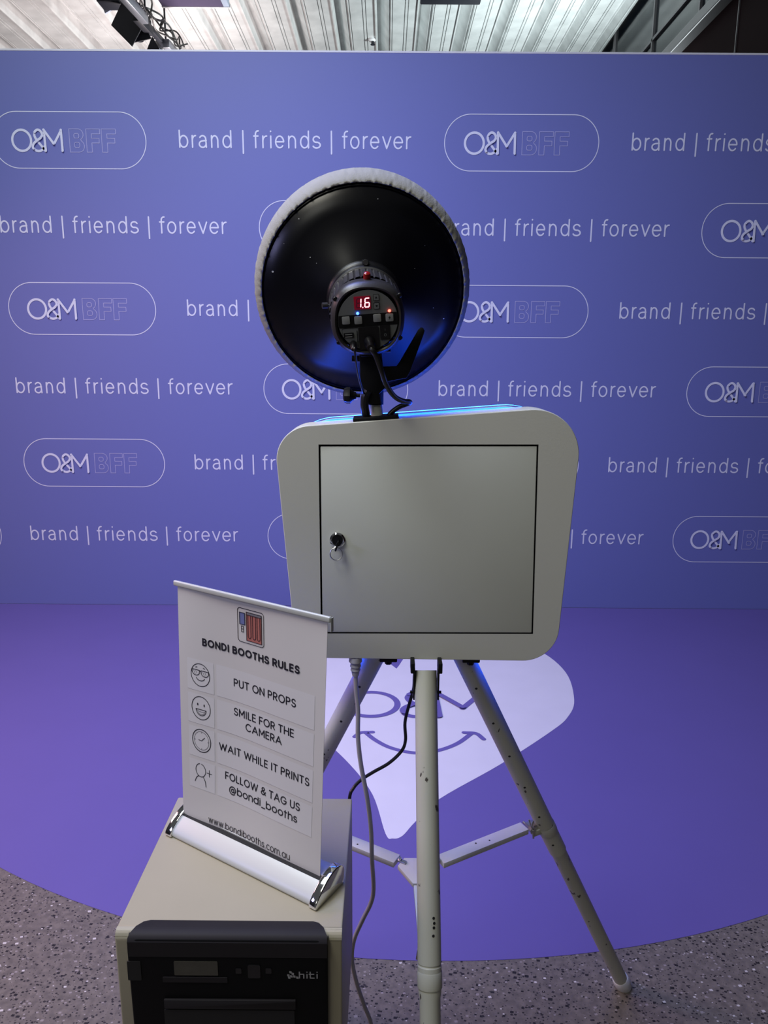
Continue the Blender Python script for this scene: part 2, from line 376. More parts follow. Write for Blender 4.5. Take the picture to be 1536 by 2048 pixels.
def text_paths(s, x0, x1, y, cap, w, gap=.19, space=.42, X=.76):
    """centre lines of a line of text fitted between x0 and x1"""
    items = []; x = 0
    for c in s:
        if c == ' ': x += space; continue
        wd, P = glyph(c, X); pad = .05 if wd == 0 else 0
        items.append((x+pad, P)); x += wd+gap+2*pad
    tot = x-gap; k = (x1-x0-w)/tot; out = []
    for ox, P in items:
        for p in P: out.append([(x0+w/2+(ox+a)*k, y+w/2+b*(cap-w)) for a, b in p])
    return out
def word_boxes(spec, cap, w, y, X=.72):
    out = []
    for c, a, b in spec:
        wd, P = glyph(c, X)
        for p in P:
            xs = (b-a-w)/wd if wd > 0 else 1
            out.append([(((a+b)/2 if wd == 0 else a+w/2+q[0]*xs), y+q[1]*cap) for q in p])
    return out

# logo "O&M" centre lines in a box 2.38 wide and 1 high
def logo_paths():
    O = [arc(.47, .5, .43, .445, 0, 360, 36)]
    A = [cat2([(1.53, .05), (1.36, .27), (1.15, .53), (1.07, .72), (1.12, .87), (1.25, .945), (1.38, .88), (1.44, .74), (1.37, .60), (1.20, .49), (1.03, .35), (.98, .20), (1.08, .085), (1.24, .055), (1.40, .12), (1.50, .25)], 5)]; A = cut(A[0])
    Mm = [[(1.55, .06), (1.53, .94)], [(1.53, .94), (1.94, .36)], [(1.94, .36), (2.31, .94)], [(2.31, .94), (2.32, .06)]]
    return O, A, Mm

# ------------------------------------------------------------------ room shell
def struct(name, mb, mats, **k):
    o = mb.build(name, mats, flat=True); props(o, kind='structure', **k); return o
struct('floor', MB().box((0, 3.5, -.05), (16, 19, .1)), M_terr)
struct('wall_left', MB().box((-8.05, 3.5, 3), (.1, 19, 6)), mat('left_wall_paint', (.25, .24, .27), .7))
struct('wall_back', MB().box((0, 13.05, 3), (16, .1, 6)), mat('far_wall_paint', (.16, .15, .17), .7))

CZ = lambda x: 5.2+.087*x
PER = .4725
prof = [(0, 0), (.008, .150), (.09, .155), (.275, .030), (.285, .012), (.30, .030), (.33, .030), (.345, .0), (.37, .0), (.374, .022), (.386, .022), (.39, 0), (.665, 0), (.669, .024), (.683, .024), (.687, .0),
        (.74, .0), (.744, .020), (.758, .020), (.762, 0), (.955, 0), (.965, -.020), (.992, -.020)]
xc = onZ(755, 102.5, CZ(0)).x
dk = MB(); P = []
for i in range(-17, 7):
    for fx, fz in prof:
        x = xc+(i+fx)*PER
        if x > 2.86: break
        P.append((x, CZ(x)+fz))
vs = []; Y0, Y1 = 4.3, 13
for x, z in P: vs += [(x, Y0, z), (x, Y1, z)]
dk.add(vs, [[2*i, 2*i+2, 2*i+3, 2*i+1] for i in range(len(P)-1)])
xe = P[-1][0]
dk.add([(P[0][0], Y0, 5.2), (xe, Y0, 5.6), (xe, Y1, 5.6), (P[0][0], Y1, 5.2)], [[0, 1, 2, 3]])
ce = struct('ceiling', dk, M_deck)

# right-hand glazed wall: brown panels below the transom, dark glazing above
XR = 2.88
wr = MB().box((XR+.06, 3.5, 2.2), (.1, 19, 4.4), mi=0)
for y in (3.2, 4.9, 6.72, 8.5, 10.3): wr.box((XR+.005, y, 2.2), (.012, .012, 4.4), mi=1)
struct('wall_right', wr, [M_brown, M_beam])
win = thing('window_1', None, None); win['kind'] = 'structure'
g = MB().box((XR+.05, 8.5, 5.05), (.02, 9, 1.2)).build('window_pane', M_glass, win, flat=True)
fr = MB().box((XR-.02, 8.5, 4.44), (.16, 9, .10), bev=.01)
for y in (6.55, 7.35, 7.62, 8.9, 10.4, 12): fr.box((XR+.03, y, 5.05), (.03, .035, 1.15))
fr.box((XR+.03, 8.5, 4.86), (.03, 9, .03))
fr.build('window_frame', M_beam, win, flat=True)

# ------------------------------------------------------------------ printed backdrop wall
WY, TOP = 4.067, 2.943
wall = MB().box((-.4, WY+.04, TOP/2), (6.5, .08, TOP), bev=.002, mi=0)
fnw = lambda x, z: (x, WY-.0012, z)
C, PW, PH, X0, Z1, RP, SH = 2.3405, .7964, .2709, -2.0472, 2.5264, .4206, .5856
pz = 1/982.0
tpx = [('b', 62, 120), ('r', 140, 168), ('q', 182, 235), ('n', 258, 305), ('d', 328, 385), ('|', 451, 459), ('f', 517, 553), ('r', 572, 603), ('i', 621, 629), ('e', 650, 708), ('n', 730, 780), ('d', 803, 860), ('s', 877, 932), ('|', 992, 1000), ('f', 1060, 1097), ('o', 1110, 1168), ('r', 1188, 1218), ('e', 1232, 1290), ('v', 1306, 1363), ('e', 1375, 1435), ('r', 1452, 1483)]
k = 1.2003/(1483-62)
TXT = word_boxes([(c, (a-62)*k, (b-62)*k) for c, a, b in tpx], .0765, .0078, -.0295, .72)
O_, A_, Mm_ = logo_paths()
lk = .1130
def outlineB(x, y, w, h):
    o = [(x, y), (x, y+h), (x+w*.6, y+h)]+arc(x+w*.6, y+h*.76, w*.36, h*.24, 80, -60, 8)+arc(x+w*.62, y+h*.26, w*.38, h*.26, 62, -90, 8)
    a = rrect(x+w*.32, y+h*.60, x+w*.66, y+h*.80, h*.07, 3); b2 = rrect(x+w*.32, y+h*.20, x+w*.68, y+h*.42, h*.07, 3)
    return [o, a, b2]
def outlineF(x, y, w, h):
    return [[(x, y), (x, y+h), (x+w, y+h), (x+w, y+h*.79), (x+w*.38, y+h*.79), (x+w*.38, y+h*.60), (x+w*.92, y+h*.60), (x+w*.92, y+h*.40), (x+w*.38, y+h*.40), (x+w*.38, y)]]
for row in range(6):
    zc = Z1-RP*row
    for kk in (-1, 0, 1, 2):
        x = X0+C*(kk+(SH-1 if row % 2 else 0))
        if x > 2.0: continue
        if x > -3.6 and x+PW < 2.8:
            wall.ink([rrect(x, zc-PH/2, x+PW, zc+PH/2, PH/2-.001, 16)], .0042, fnw, mi=1, close=True)
            ox, oz = x+(121-22)*pz, zc-.0585
            f = lambda a, b, ox=ox, oz=oz: fnw(ox+a*lk, oz+b*lk)
            wall.ink(O_, .105, f, mi=1, close=True); wall.ink(A_+Mm_, .105, f, mi=1)
            for L_, xx, ww in ((outlineB, 416, 74), (outlineF, 502, 70), (outlineF, 580, 72)):
                wall.ink(L_(x+(xx-22)*pz, oz+.002, ww*pz, .111), .0030, fnw, mi=2, close=True)
        tx = x+.967
        if tx+1.2 < 2.8 or tx < 2.2:
            pp = [[(a+tx, b+zc) for a, b in p] for p in TXT]
            pp = [p for p in pp if max(q[0] for q in p) < 2.83 and min(q[0] for q in p) > -3.63]
            wall.ink(pp, .0078, fnw, mi=1)
bw = wall.build('backdrop_wall', [M_wall, M_wtxt, M_wtxt2], flat=True)
props(bw, 'freestanding purple backdrop wall printed with rows of white lettering and pill-shaped logos', 'backdrop')
MB().box((-.4, WY+.04, TOP+.004), (6.5, .084, .010), bev=.002).build('top_trim', M_edge, bw)

# ------------------------------------------------------------------ floor vinyl with heart
VC = (.133, WY-.003)
vin = MB(); pts = [(VC[0]+2.56*cos(t), VC[1]+2.56*sin(t)) for t in [pi+pi*i/96 for i in range(97)]]
vin.prism(pts, Matrix.Translation((0, 0, 0)), .0012)
vo = props(vin.build('floor_vinyl', M_floorvinyl, flat=True), 'large semicircular purple vinyl floor print laid on the terrazzo against the backdrop', 'floor vinyl')
fz = lambda h: (lambda x, y: (x, y, h))
hl = cat2([(.0587, 3.196), (.14, 3.40), (.36, 3.58), (.60, 3.58), (.78, 3.42), (.852, 3.17), (.822, 2.893), (.756, 2.737), (.656, 2.614), (.423, 2.379), (.190, 2.169), (.1016, 2.043), (.060, 1.975), (.030, 1.962), (.008, 1.985), (-.036, 2.189), (-.121, 2.371), (-.247, 2.562), (-.42, 2.76), (-.58, 3.02), (-.62, 3.32), (-.50, 3.55), (-.28, 3.60), (-.08, 3.45)], 6)
hl = hl+[(-.08+(.0587+.08)*t, 3.45+(3.196-3.45)*t) for t in (.3, .6)]
ht = MB().fill([hl], fz(.0018), 0)
lw, lh = .262, .245
f = lambda a, b: (-.178+a*lw, 2.715+b*lh, .0024)
ht.ink(O_, .10, f, mi=1, close=True); ht.ink(A_+Mm_, .10, f, mi=1)
f = fz(.0024)
sm = cat2([(-.072, 2.600), (-.03, 2.54), (.03, 2.485), (.117, 2.452), (.2, 2.468), (.28, 2.52), (.345, 2.598)])
ht.ink([sm], .020, f, mi=1)
ht.ink([cat2([(-.112, 2.566), (-.09, 2.597), (-.044, 2.602)]), cat2([(.316, 2.603), (.362, 2.597), (.386, 2.555)])], .020, f, mi=1)
ho = ht.build('heart_print', [M_heart, M_heartink], vo, flat=True); ho['label'] = 'white heart print with violet lettering and a smile'

# ------------------------------------------------------------------ photo booth cabinet
BY = 1.13
out2 = [(-.1756, 1.3383), (.3074, 1.3763), (.2862, .9530), (-.1462, .9557)]
shape = fillet(out2[::-1], [.050, .058, .073, .055], 18)
cab = thing('photo_booth_cabinet', 'white metal photo booth cabinet with rounded corners and locked door, mounted on the tripod', 'photo booth')
fy = lambda y: (lambda x, z: (x, y, z))
door = [(-.105, .9994), (.2458, 1.0012), (.2387, 1.3155), (-.105, 1.3131)]
body = MB(); BD = .060
def inset(poly, d):
    n = len(poly); o = []
    for i in range(n):
        p = Vector(poly[i]); a = (p-Vector(poly[i-1])); b2 = (Vector(poly[(i+1) % n])-p)
        if a.length < 1e-7: a = b2
        if b2.length < 1e-7: b2 = a
        t = (a.normalized()+b2.normalized()).normalized(); o.append((p.x-t.y*d, p.y+t.x*d))
    return o
area2 = sum(shape[i-1][0]*shape[i][1]-shape[i][0]*shape[i-1][1] for i in range(len(shape)))
sgn = 1 if area2 > 0 else -1
s1 = inset(shape, .0012*sgn)
body.fill([s1, door], fy(BY))
# side skin: rounded rim then straight back
n = len(shape); rings = [(s1, BY), (inset(shape, .0004*sgn), BY+.0006), (shape, BY+.002), (shape, BY+BD)]
for (a, ya), (b2, yb) in zip(rings, rings[1:]):
    body.add([(p[0], ya, p[1]) for p in a]+[(p[0], yb, p[1]) for p in b2], [[i, (i+1) % n, n+(i+1) % n, n+i] for i in range(n)])
body.fill([shape], fy(BY+BD))
body.add([(p[0], BY, p[1]) for p in door]+[(p[0], BY+.016, p[1]) for p in door], [[i, (i+1) % 4, 4+(i+1) % 4, 4+i] for i in range(4)], 1)
body.add([(p[0], BY+.016, p[1]) for p in door], [[0, 1, 2, 3]], 1)
body.build('cabinet_body', [M_booth, M_dark], cab, ang=40)
di = fillet([(-.1022, 1.0012), (.2437, 1.0030), (.2367, 1.3122), (-.1022, 1.3096)], [.001]*4, 2)
dm = Matrix(((1, 0, 0, 0), (0, 0, 1, BY+.001), (0, 1, 0, 0), (0, 0, 0, 1)))
dr = MB().prism(di, dm, .014, bev=.0009).build('door', M_boothface, cab)
lk0 = onY(675, 1080, BY)
lkm = MB().lathe([(.0125, 0), (.0125, .002), (.0105, .004), (.0095, .004), (.0095, .0015), (.0088, .0015)], lk0, (0, -1, 0), 32, cap=False)
lkm.lathe([(.0090, .0), (.0088, .0022)], lk0, (0, -1, 0), 32, mi=1)
lo = lkm.build('lock', [M_chrome, M_blackgloss], dr)
ky = MB().box(lk0+Vector((.0006, -.010, -.002)), (.0022, .018, .008), rot=(0, .4, 0), bev=.0006)
ky.box(lk0+Vector((-.0006, -.014, -.008)), (.003, .006, .014), rot=(0, .3, 0), bev=.001)
ky.build('key', M_blackgloss, dr)
rp_ = [(lk0.x-.0015+.0098*cos(t), BY-.010+.002*sin(t), lk0.z-.0205+.0098*sin(t)) for t in [2*pi*i/40 for i in range(41)]]
MB().tube(rp_, .0009, 8, smooth=0).build('key_ring', M_steel, dr)
# light strip that runs around the front edge
out3 = [(-.1800, 1.3432), (.3122, 1.3820), (.2905, .9490), (-.1500, .9515)]; LSH = fillet(out3[::-1], [.060, .070, .110, .095], 18); ls = LSH; ls2 = inset(shape, .009*sgn); bez = inset(shape, -.001*sgn)
st = MB()
ya, yb = BY+BD, BY+BD+.011
st.add([(p[0], ya, p[1]) for p in ls]+[(p[0], yb, p[1]) for p in ls], [[i, (i+1) % n, n+(i+1) % n, n+i] for i in range(n)])
st.build('light_strip', M_strip, cab).data
fb = MB(); fb.fill([inset(LSH, .004*sgn)], fy(yb)); fb.fill([inset(LSH, .004*sgn)], fy(yb+.022))
q = inset(LSH, .004*sgn)
fb.add([(p[0], yb, p[1]) for p in q]+[(p[0], yb+.022, p[1]) for p in q], [[i, (i+1) % n, n+(i+1) % n, n+i] for i in range(n)])
fb.build('front_panel', M_booth, cab)
MB().box((.062, yb+.024, 1.16), (.34, .004, .24), bev=.001).build('screen', mat('booth_screen', (.02, .03, .08), .2, emis=(.06, .12, .9), es=.5), cab)

# mounting plate and short white pole on top of the cabinet
topz = lambda x: 1.3383+(x+.1756)*.0787
px0, px1 = onY(707, 840, 1.16).x, onY(797, 835, 1.16).x
xm = (px0+px1)/2
MB().box((xm, 1.158, topz(xm)+.003), (px1-px0, .050, .0055), rot=(0, -math.atan(.0787), 0), bev=.001).build('mounting_plate', M_black, cab)
pb = onY(755, 838, 1.16); pt = onY(750, 795, 1.16)
MB().cyl((pb.x, 1.158, topz(pb.x)), (pt.x, 1.158, pt.z), .0098, n=32).build('flash_pole', M_booth, cab)

# ------------------------------------------------------------------ tripod
tri = thing('tripod_stand', 'white chipped steel tripod with flat spreader bars, standing on the purple floor print', 'tripod')
legs = [((.131, 1.185, .952), (.571, 1.437, 0), .50), ((.069, 1.12, .940), (.078, .70, 0), .405), ((-.009, 1.185, .952), (-.425, 1.437, 0), .50)]
for li, (a, b2, tj) in enumerate(legs):
    a, b2 = Vector(a), Vector(b2); d = (b2-a).normalized(); Ln = (b2-a).length
    lm = MB()
    tj = {0: .52, 1: .425, 2: .52}[li]
    J = a+(b2-a)*tj
    lm.cyl(a, J, .0182, n=40)
    if li == 1:
        K = a+(b2-a)*(tj+.045)
        lm.lathe([(.0172, 0), (.0176, .003), (.0184, .004), (.0184, .024), (.0176, .025), (.0176, .040), (.0160, .048), (.0160, (b2-J).length-.012)], J, d, 40)
    else:
        lm.lathe([(.0165, 0), (.0160, .003), (.0160, (b2-J).length-.012)], J, d, 40)
    # row of adjustment holes on the outside that faces the camera
    if li != 1:
        to_cam = (Vector((0, 0, CAM_H))-(a+b2)/2); u = (to_cam-d*to_cam.dot(d)).normalized()
        for i in range(6):
            p = a+(b2-a)*(.075+i*.082); sgnx = .25 if li == 0 else -.1
            w = d.cross(u); nrm = (u*cos(sgnx)+w*sin(sgnx)).normalized()
            lm.lathe([(.0024, 0), (.0024, .0003)], p+nrm*.0181, nrm, 14, mi=1)
    else:
        u = Vector((0, -1, .45)).normalized(); w = d.cross(u)
        for i, (t, ox) in enumerate([(.360, .35), (.367, .40), (.373, .36), (.384, .30)]):
            nrm = (u*cos(ox)-w*sin(ox)).normalized(); lm.lathe([(.0022, 0), (.0022, .0003)], a+(b2-a)*t+nrm*.0181, nrm, 9, mi=1)
    lo_ = lm.build('leg', [M_leg, M_dark], tri)
    e = b2-d*.035
    dn = Vector((b2.x, b2.y, 0))
    MB().lathe([(.0170, 0), (.0190, .003), (.0192, .022), (.0180, .034)], e, d, 32).build('foot', M_plate, lo_)
# hinge brackets below the cabinet
def bracket(c, lab):
    m_ = MB()
    for sx in (-1, 1):
        m_.box((c[0]+sx*.0225, c[1], c[2]+.006), (.007, .03, .018), bev=.0015)
        m_.box((c[0]+sx*.0200, c[1]-.004, c[2]-.022), (.0028, .022, .055), bev=.0008)
    m_.cyl((c[0]-.026, c[1], c[2]-.042), (c[0]+.026, c[1], c[2]-.042), .0025, n=12)
    m_.build('hinge_bracket', M_black, tri)
bracket((.0695, 1.118, .944), '')
for x in (.007, .1465):
    MB().box((x, 1.155, .950), (.030, .03, .012), bev=.002).cyl((x, 1.150, .948), (x, 1.150, .938), .006, n=6).build('mounting_bolt', M_black, tri)
# hub plate and spreader bars
HC = Vector((.0668, 1.163, .525))
hexp = [(HC.x+.040*cos(R(t)), HC.y+.040*sin(R(t))) for t in (12, 48, 132, 168, 252, 288)]
hx = MB().prism([(p[0], p[1]) for p in hexp], Matrix.Translation((0, 0, .520)), .009, bev=.0012)
hub = hx.build('hub_plate', M_plate, tri)
for li, (a, b2, _) in enumerate(legs):
    a, b2 = Vector(a), Vector(b2); d = (b2-a)
    dirn = Vector((b2.x-HC.x, b2.y-HC.y, 0)).normalized(); side = Vector((-dirn.y, dirn.x, 0))
    t = (a.z-.520)/(-d.z); pl = a+d*t; Lx = (pl-HC).length
    s0 = HC+dirn*.046; s1_ = HC+dirn*(Lx-.052)
    s0.z = .527; s1_.z = .531
    sm_ = MB(); mid = (s0+s1_)/2; ln = (s1_-s0).length
    sm_.box(None, (ln, .026, .011), bev=.001, mat=frame(mid, s1_-s0, side))
    for q in (.42, .56): 
        c = s0+(s1_-s0)*q+Vector((0, 0, .0056)); sm_.lathe([(.0018, 0), (.0018, .0003)], c+side*(.004 if q < .5 else -.002), (0, 0, 1), 12, mi=1)
    so = sm_.build('spreader_bar', [M_plate, M_dark], tri)
    # pivot by the hub and wing-nut clamp by the leg
    cm = MB(); c = HC+dirn*.040+Vector((0, 0, .006)); cm.box(None, (.026, .008, .003), bev=.0008, mat=frame(c, dirn, side)); cm.cyl(c, c+Vector((0, 0, .006)), .0035, n=6)
    cm.build('pivot', M_steel, so)
    wm = MB(); c = s1_+dirn*.010
    wm.box(None, (.028, .018, .010), bev=.001, mat=frame(c+dirn*.012, dirn, side))
    wm.cyl(c-side*.016, c+side*.016, .0028, n=10)
    wm.box(c+Vector((0, 0, .010))-side*.010, (.003, .003, .018), rot=(0, .3, 0), bev=.0006).box(c+Vector((0, 0, .010))-side*.004, (.003, .003, .018), rot=(0, -.3, 0), bev=.0006)
    wm.cyl(c-side*.014, c-side*.016+Vector((0, 0, -.016)), .002, n=8)
    wm.lathe([(.0072, -.004), (.0072, .004)], c-side*.010, side, 6)
    wm.build('wing_nut_clamp', M_steel, so)
    rm = MB(); dd = d.normalized(); rm.lathe([(.0186, -.012), (.0192, -.010), (.0192, .010), (.0186, .012)], pl, dd, 32, cap=False)
    rm.box(None, (.022, .014, .012), bev=.001, mat=frame(pl-dirn*.026, dirn, side)); rm.build('leg_collar', M_leg, so)

# ------------------------------------------------------------------ studio flash with reflector dish
FC = onY(736, 641, 1.075)
PAN = Euler((R(18.5), 0, R(4.3)), 'XYZ')
fl = thing('studio_flash', 'black studio flash head with round reflector dish and red display, above the photo booth cabinet', 'studio flash', FC, PAN)
# local axes: +Y points away from the viewer, +Z up
ROLLP = R(5)
def lp(x, z): return (x*cos(ROLLP)-z*sin(ROLLP), x*sin(ROLLP)+z*cos(ROLLP))
def pzx(zx, zy): return ((zx-747)/10660, (1018-zy)/10660)
# rear housing: rounded, flat-sided drum
def hr(r, h, t): return r*(1+.045*cos(4*(t-ROLLP))**1 * (1 if r > .045 else .3))
hs = MB().lathe([(.0455, .0022), (.0470, -.0005), (.0490, -.001), (.0535, .004), (.0553, .011), (.0553, .024), (.0530, .030)], (0, 0, 0), (0, 1, 0), 96, rfun=lambda r, h, t: r*(1-.03*cos(4*(t))), cap=False)
hs.lathe([(.0530, .030), (.030, .031)], (0, 0, 0), (0, 1, 0), 96, cap=False)
hs.build('rear_housing', M_housing, fl, ang=50)
# ribbed barrel
bl = MB().lathe([(.0540, .034), (.0528, .098)], (0, 0, 0), (0, 1, 0), 180, rfun=lambda r, h, t: r+(.0012 if int(t/(2*pi)*180+.5) % 5 else -.0012), cap=False)
bl.build('barrel', M_housing, fl, ang=15)
nk = MB().lathe([(.0515, .094), (.0545, .096), (.0560, .100), (.0560, .106), (.058, .108), (.0600, .112), (.0600, .118), (.050, .122)], (0, 0, 0), (0, 1, 0), 96, cap=False)
nk.box((0, .106, .0590), (.010, .008, .006), bev=.001); nk.build('mount_ring', M_blackgloss, fl, ang=35)
rs = MB().lathe([(.0540, .0860), (.0562, .0868), (.0562, .0885), (.0540, .0900)], (0, 0, 0), (0, 1, 0), 96, cap=False); rs.build('bayonet_ring', M_steel, fl)
ks = MB().cyl((0, .106, .0590), (0, .0965, .0605), .0040, n=20).build('locking_screw', mat('dull_screw', (.12, .12, .12), .35, .8), fl)
kk2 = MB().cyl((-.058, .075, .001), (-.066, .073, .001), .0045, .0045, 14).cyl((-.045, .075, .001), (-.058, .075, .001), .002, n=10).build('side_catch', M_housing, fl)
# control panel
cp = MB().lathe([(.0430, .0016), (.0430, .0006), (.0424, .0001)], (0, 0, 0), (0, 1, 0), 96, cap=False)
cp.lathe([(.0430, .0002), (.0001, .0002)], (0, 0, 0), (0, 1, 0), 96, cap=False)
Lf = lambda h: (lambda x, z: (lp(x, z)[0], -h, lp(x, z)[1]))
def chord_band(z0, z1, r):
    a = [(r*cos(t), r*sin(t)) for t in [math.asin(z0/r)+(math.asin(z1/r)-math.asin(z0/r))*i/8 for i in range(9)]]
    return a+[(-x, z) for x, z in a[::-1]]
cp.fill([chord_band(-.0085, .0095, .0428)], Lf(.0003), 1)
# groove around the lower label fields
cp.ink([rrect(-.0385, -.0300, -.0135, -.0093, .003), ], .0006, Lf(.0004), 1, close=True)
po = cp.build('control_panel', [M_panelgrey, M_black], fl)
def pbox(zx0, zy0, zx1, zy1): 
    a = pzx(zx0, zy0); b2 = pzx(zx1, zy1); return (a[0]+b2[0])/2, (a[1]+b2[1])/2, abs(b2[0]-a[0]), abs(b2[1]-a[1])
def unroll(zx, zy): 
    x, z = pzx(zx, zy); return x*cos(ROLLP)+z*sin(ROLLP), -x*sin(ROLLP)+z*cos(ROLLP)
MF = lambda h: Matrix(((cos(ROLLP), -sin(ROLLP), 0, 0), (0, 0, -1, -h), (sin(ROLLP), cos(ROLLP), 0, 0), (0, 0, 0, 1)))
# display
cx, cz = unroll(655, 748)
dp = MB().prism(rrect(cx-.0118, cz-.0092, cx+.0118, cz+.0092, .0006, 2), MF(.0002), .0012)
sg = .00155
def seg7(x, z, w, h, on):
    P_ = {'a': [(x, z+h), (x+w, z+h)], 'b': [(x+w, z+h), (x+w, z+h/2)], 'c': [(x+w, z+h/2), (x+w, z)], 'd': [(x, z), (x+w, z)], 'e': [(x, z), (x, z+h/2)], 'f': [(x, z+h/2), (x, z+h)], 'g': [(x, z+h/2), (x+w, z+h/2)]}
    sl = .10
    for kx, p in P_.items():
        a, b2 = Vector(p[0]), Vector(p[1]); dd = (b2-a).normalized()*.0010
        q = [((v.x+(v.y-z)*sl), v.y) for v in (a+dd, b2-dd)]
        dp.ink([q], sg, Lf(.0016), mi=1 if kx in on else 2)
seg7(cx-.0088, cz-.0062, .0062, .0124, 'bc'); seg7(cx+.0032, cz-.0062, .0062, .0124, 'acdefg')
dp.lathe([(.0009, 0), (.0009, .0001)], Lf(.0016)(cx+.0003, cz-.0064), (0, -1, 0), 12, mi=1)
dp.build('display', [M_disp, M_seg, M_segoff], po, flat=True)
# arrow buttons
for zx, zy, up in ((862, 665, 1), (872, 792, -1)):
    x, z = unroll(zx, zy); bm_ = MB().prism(rrect(x-.0042, z-.0046, x+.0042, z+.0046, .0010, 3), MF(.0003), .0006, mi=1)
    bm_.prism(rrect(x-.0036, z-.0040, x+.0036, z+.0040, .0008, 3), MF(.0003), .0010, mi=0)
    bm_.fill([[(x-.0018, z-.0012*up), (x+.0018, z-.0012*up), (x, z+.0018*up)]], Lf(.00145), 1)
    bm_.build('arrow_button', [M_panelgrey, M_black], po)
for i, (zx, zy) in enumerate(((410, 1018), (597, 1012), (886, 975), (1075, 965))):
    x, z = unroll(zx, zy); bm_ = MB().prism(rrect(x-.0056, z-.0056, x+.0056, z+.0056, .0016, 4), MF(.0003), .0016, bev=.0004)
    if i == 3: bm_.fill([[(x+.0012, z+.0034), (x-.0020, z-.0004), (x-.0002, z-.0002), (x-.0014, z-.0034), (x+.0020, z+.0006), (x+.0002, z+.0006)]], Lf(.0021), 1)
    bm_.build('push_button', [M_button, M_black], po)
for (zx, zy, mm, nm) in ((587, 910, M_led_b, 'blue_indicator'), (1070, 864, M_led_r, 'red_indicator')):
    x, z = unroll(zx, zy); c = Lf(.0006)(x, z)
    MB().lathe([(.0021, 0), (.0019, .0009), (.0010, .0016), (.0002, .0018)], c, (0, -1, 0), 16).build(nm, mm, po)
# power inlet with plug, usb-style slot, sync jack, rocker switch
x, z = unroll(770, 1290)
MB().prism(rrect(x-.0150, z-.0165, x+.0150, z+.0165, .002, 3), MF(.0003), .0010).build('power_inlet', M_blackgloss, po)
x, z = unroll(453, 1250); sl_ = MB().prism(rrect(x-.0072, z-.0036, x+.0072, z+.0036, .0006, 2), MF(.0003), .0008)
sl_.fill([rrect(x-.0052, z+.0008, x+.0052, z+.0020, .0003, 1)], Lf(.0012), 1); sl_.fill([rrect(x-.0052, z-.0026, x+.0052, z-.0016, .0003, 1)], Lf(.0012), 1)
sl_.build('receiver_slot', [M_black, M_button], po)
x, z = unroll(1015, 1195); sw = MB().prism(rrect(x-.0072, z-.0106, x+.0072, z+.0106, .0008, 2), MF(.0003), .0012).prism(rrect(x-.0056, z-.0088, x+.0056, z+.0002, .0006, 2), MF(.0012), .0014).prism(rrect(x-.0056, z+.0002, x+.0056, z+.0088, .0006, 2), MF(.0012), .0006)
sw.ink([arc(x, z-.0032, .0015, .0018, 0, 360, 18)], .0004, Lf(.0027), 1, close=True); sw.ink([[(x, z+.0030), (x, z+.0056)]], .0004, Lf(.0020), 1)
sw.build('power_switch', [M_blackgloss, M_button], po)
# divider
x, z = unroll(590, 1300)
MB().prism(rrect(x-.0006, z-.012, x+.0006, z+.012, .0003, 1), MF(.0003), .0004).build('label_divider', M_black, po)
for x, z in ((-.0468, .0290), (.0445, .0355), (-.0420, -.0340), (.0480, -.0265)):
    MB().lathe([(.0034, 0), (.0034, .0018), (.0026, .0026)], (x, .0050, z), (0, -1, 0), 16).build('corner_screw', M_blackgloss, fl)
rk = MB().lathe([(.0052, 0), (.0052, .006), (.0044, .0090), (.0024, .0103)], (-.0015, .022, .0535), (0, -.35, 1), 20); rk.build('red_slave_sensor', M_redknob, fl)

# dish shell and fabric cover
DS = .955
sh_ = MB().lathe([(r*DS if r > .06 else r, h) for r, h in [(.0580, .112), (.0750, .1190), (.090, .1265), (.110, .1345), (.135, .1420), (.1660, .1475), (.1675, .1510), (.1690, .1490), (.1715, .1500), (.1725, .1560), (.1725, .2000)]], (0, 0, 0), (0, 1, 0), 160, cap=False)
random.seed(3)
spk = [(-.105, .118, .004), (-.150, .036, .006), (.118, -.018, .003), (.138, -.038, .004), (.020, .150, .003), (-.088, .062, .003), (-.078, .054, .002), (.098, .082, .002), (.082, .048, .002), (-.130, .08, .002), (.05, -.14, .002)]
def sz(r):
    T = [(.058, .112), (.0750, .1190), (.090, .1265), (.110, .1345), (.135, .1420), (.1660, .1475)]
    for (a, ha), (b3, hb) in zip(T, T[1:]):
        if r <= b3: return ha+(hb-ha)*(r-a)/(b3-a)
    return .147
for x, z, s_ in spk:
    r = math.hypot(x, z); k_ = random.uniform(.3, 1); an = random.uniform(0, 3)
    pts2 = [(x+s_*.35*random.uniform(.5, 1)*cos(t), z+s_*.35*random.uniform(.5, 1)*sin(t)) for t in [2*pi*i/8 for i in range(8)]]
    sh_.add([(p[0]*DS, sz(math.hypot(*p))-.0006, p[1]*DS) for p in pts2], [list(range(8))], 1)
sho = sh_.build('reflector_dish', [M_dish, mat('bare_metal_chip', (.6, .62, .62), .4)], fl, ang=60)
